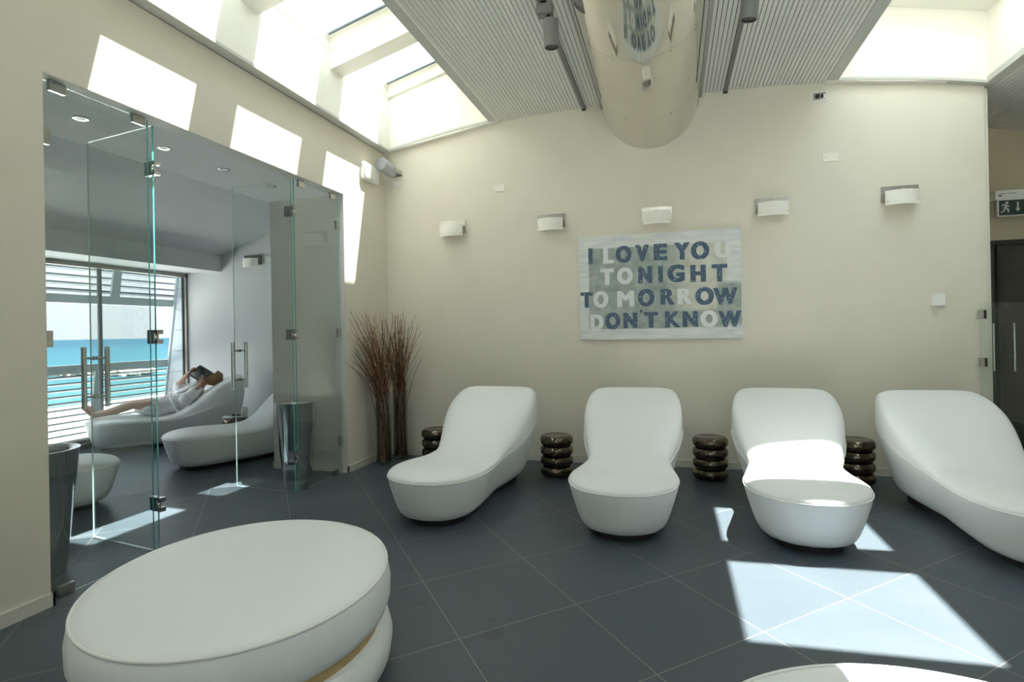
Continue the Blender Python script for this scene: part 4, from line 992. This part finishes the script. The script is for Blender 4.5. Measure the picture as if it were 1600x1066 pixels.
for i in range(40):
    a = 2*math.pi*i/40; pts.append((.197*math.cos(a), (.965)+.05*math.sin(a)*-1, .515+.134*math.sin(a)))
tube(bm, pts, .014, 6, True); tube(bm, [(.05, .935, .64), (.09, .87, .62), (.13, .80, .585), (.15, .74, .565)], .013, 6); tube(bm, [(.05, .935, .64), (.02, .88, .63), (.03, .80, .605)], .013, 6)
obj('robe_belt', bm, m_robe, person, True)
bm = bmesh.new(); 
for s in (-1, 1): tube(bm, [(s*.07, 1.28, .80), (s*.075, 1.21, .765), (s*.05, 1.12, .715), (s*.0, 1.00, .66)], [.02, .028, .026, .02], 8)
obj('robe_collar', bm, m_robe, person, True)
bm = bmesh.new(); e0 = Vector((.105, 1.16, .735)); ex_, ey_ = Vector((1, 0, -.25)).normalized(), Vector((0, .8, .6))
for poly_ in ([(-.02, .02), (-.005, .02), (-.005, .015), (-.015, .015), (-.015, .003), (-.006, .003), (-.006, -.002), (-.015, -.002), (-.015, -.015), (-.005, -.015), (-.005, -.02), (-.02, -.02)], [(.002, .02), (.018, .02), (.018, -.02), (.013, -.02), (.013, .015), (.002, .015)]):
    bm.faces.new([bm.verts.new(e0+ex_*a+ey_*b+Vector((0, -.02, .035))) for a, b in poly_])
obj('embroidered_mark', bm, m_black, person)
# tablet, held
tb = empty('tablet', tuple(PMX @ TC)); tb.rotation_euler = (PMX.to_3x3() @ Matrix((TXv, TYv, TN)).transposed()).to_euler(); tag(tb, 'black tablet held up in front of the reclining person\'s face', 'tablet')
obj('tablet_case', B(-.145, .145, -.10, .10, -.006, .006, bev=.004), m_black, tb)
obj('tablet_screen', B(-.115, .115, -.08, .08, .0061, .0066), mat('dark_screen', (.02, .022, .025), .1), tb)

# ------------------------------------------------------------------ small things on the stool in the glass room
def at_lounger(i, x, y, dz):
    o = LG[i]; m_ = Matrix.Translation(o.location) @ Matrix.Rotation(o.rotation_euler.z, 4, 'Z'); p = m_ @ Vector((x, y, interp(TOPZ, y)+dz)); return tuple(p), o.rotation_euler.z
SX, SY, SZ = -5.17, 5.86, .40
t = empty('booklet', (SX-.055, SY-.075, SZ+.002), .3); tag(t, 'white open booklet lying on the bronze stool in the glass room', 'booklet')
bm = bmesh.new()
for s_ in (-1, 1): hexa(bm, [(0, -.045, 0), (s_*.062, -.045, 0), (s_*.062, .045, 0), (0, .045, 0), (0, -.045, .008), (s_*.062, -.045, .015), (s_*.062, .045, .015), (0, .045, .008)])
obj('pages', bm, m_paper, t); obj('booklet_cover', B(-.064, .064, -.047, .047, -.002, .0), m_grey, t)
t = empty('tablet', (SX+.085, SY-.035, SZ+.003), .5); tag(t, 'flat black tablet lying on the bronze stool in the glass room', 'tablet'); obj('tablet_case', B(-.075, .075, -.05, .05, -.003, .008, bev=.003), m_black, t); obj('tablet_screen', B(-.065, .065, -.042, .042, .0081, .0086), m_grey, t)
t = empty('drinking_cup', (SX+.045, SY+.085, SZ)); tag(t, 'frosted plastic cup standing on the bronze stool in the glass room', 'cup')
bm = bmesh.new(); lathe(bm, [(0, 0), (.028, 0), (.040, .11), (.038, .11), (.026, .004), (0, .004)], 28); obj('cup_wall', bm, m_cup, t, True)
bm = bmesh.new(); lathe(bm, [(0, .004), (.026, .004), (.033, .065), (0, .065)], 24); obj('drink', bm, m_wood, t, True)
t = empty('sunglasses', (SX-.06, SY+.065, SZ)); tag(t, 'dark folded sunglasses on the bronze stool in the glass room', 'sunglasses')
bm = bmesh.new()
for s in (-1, 1): lathe(bm, [(0, .002), (.028, .004), (.030, .022), (.02, .028), (0, .03)], 20, c=(s*.034, 0, 0))
tube(bm, [(-.01, 0, .02), (.01, 0, .02)], .004, 6); obj('lenses', bm, m_black, t, True)
bm = bmesh.new(); tube(bm, [(-.064, 0, .018), (-.06, .06, .012), (.05, .07, .008)], .003, 6); tube(bm, [(.064, 0, .018), (.06, .05, .012), (-.05, .06, .01)], .003, 6); obj('temples', bm, m_black, t, True)
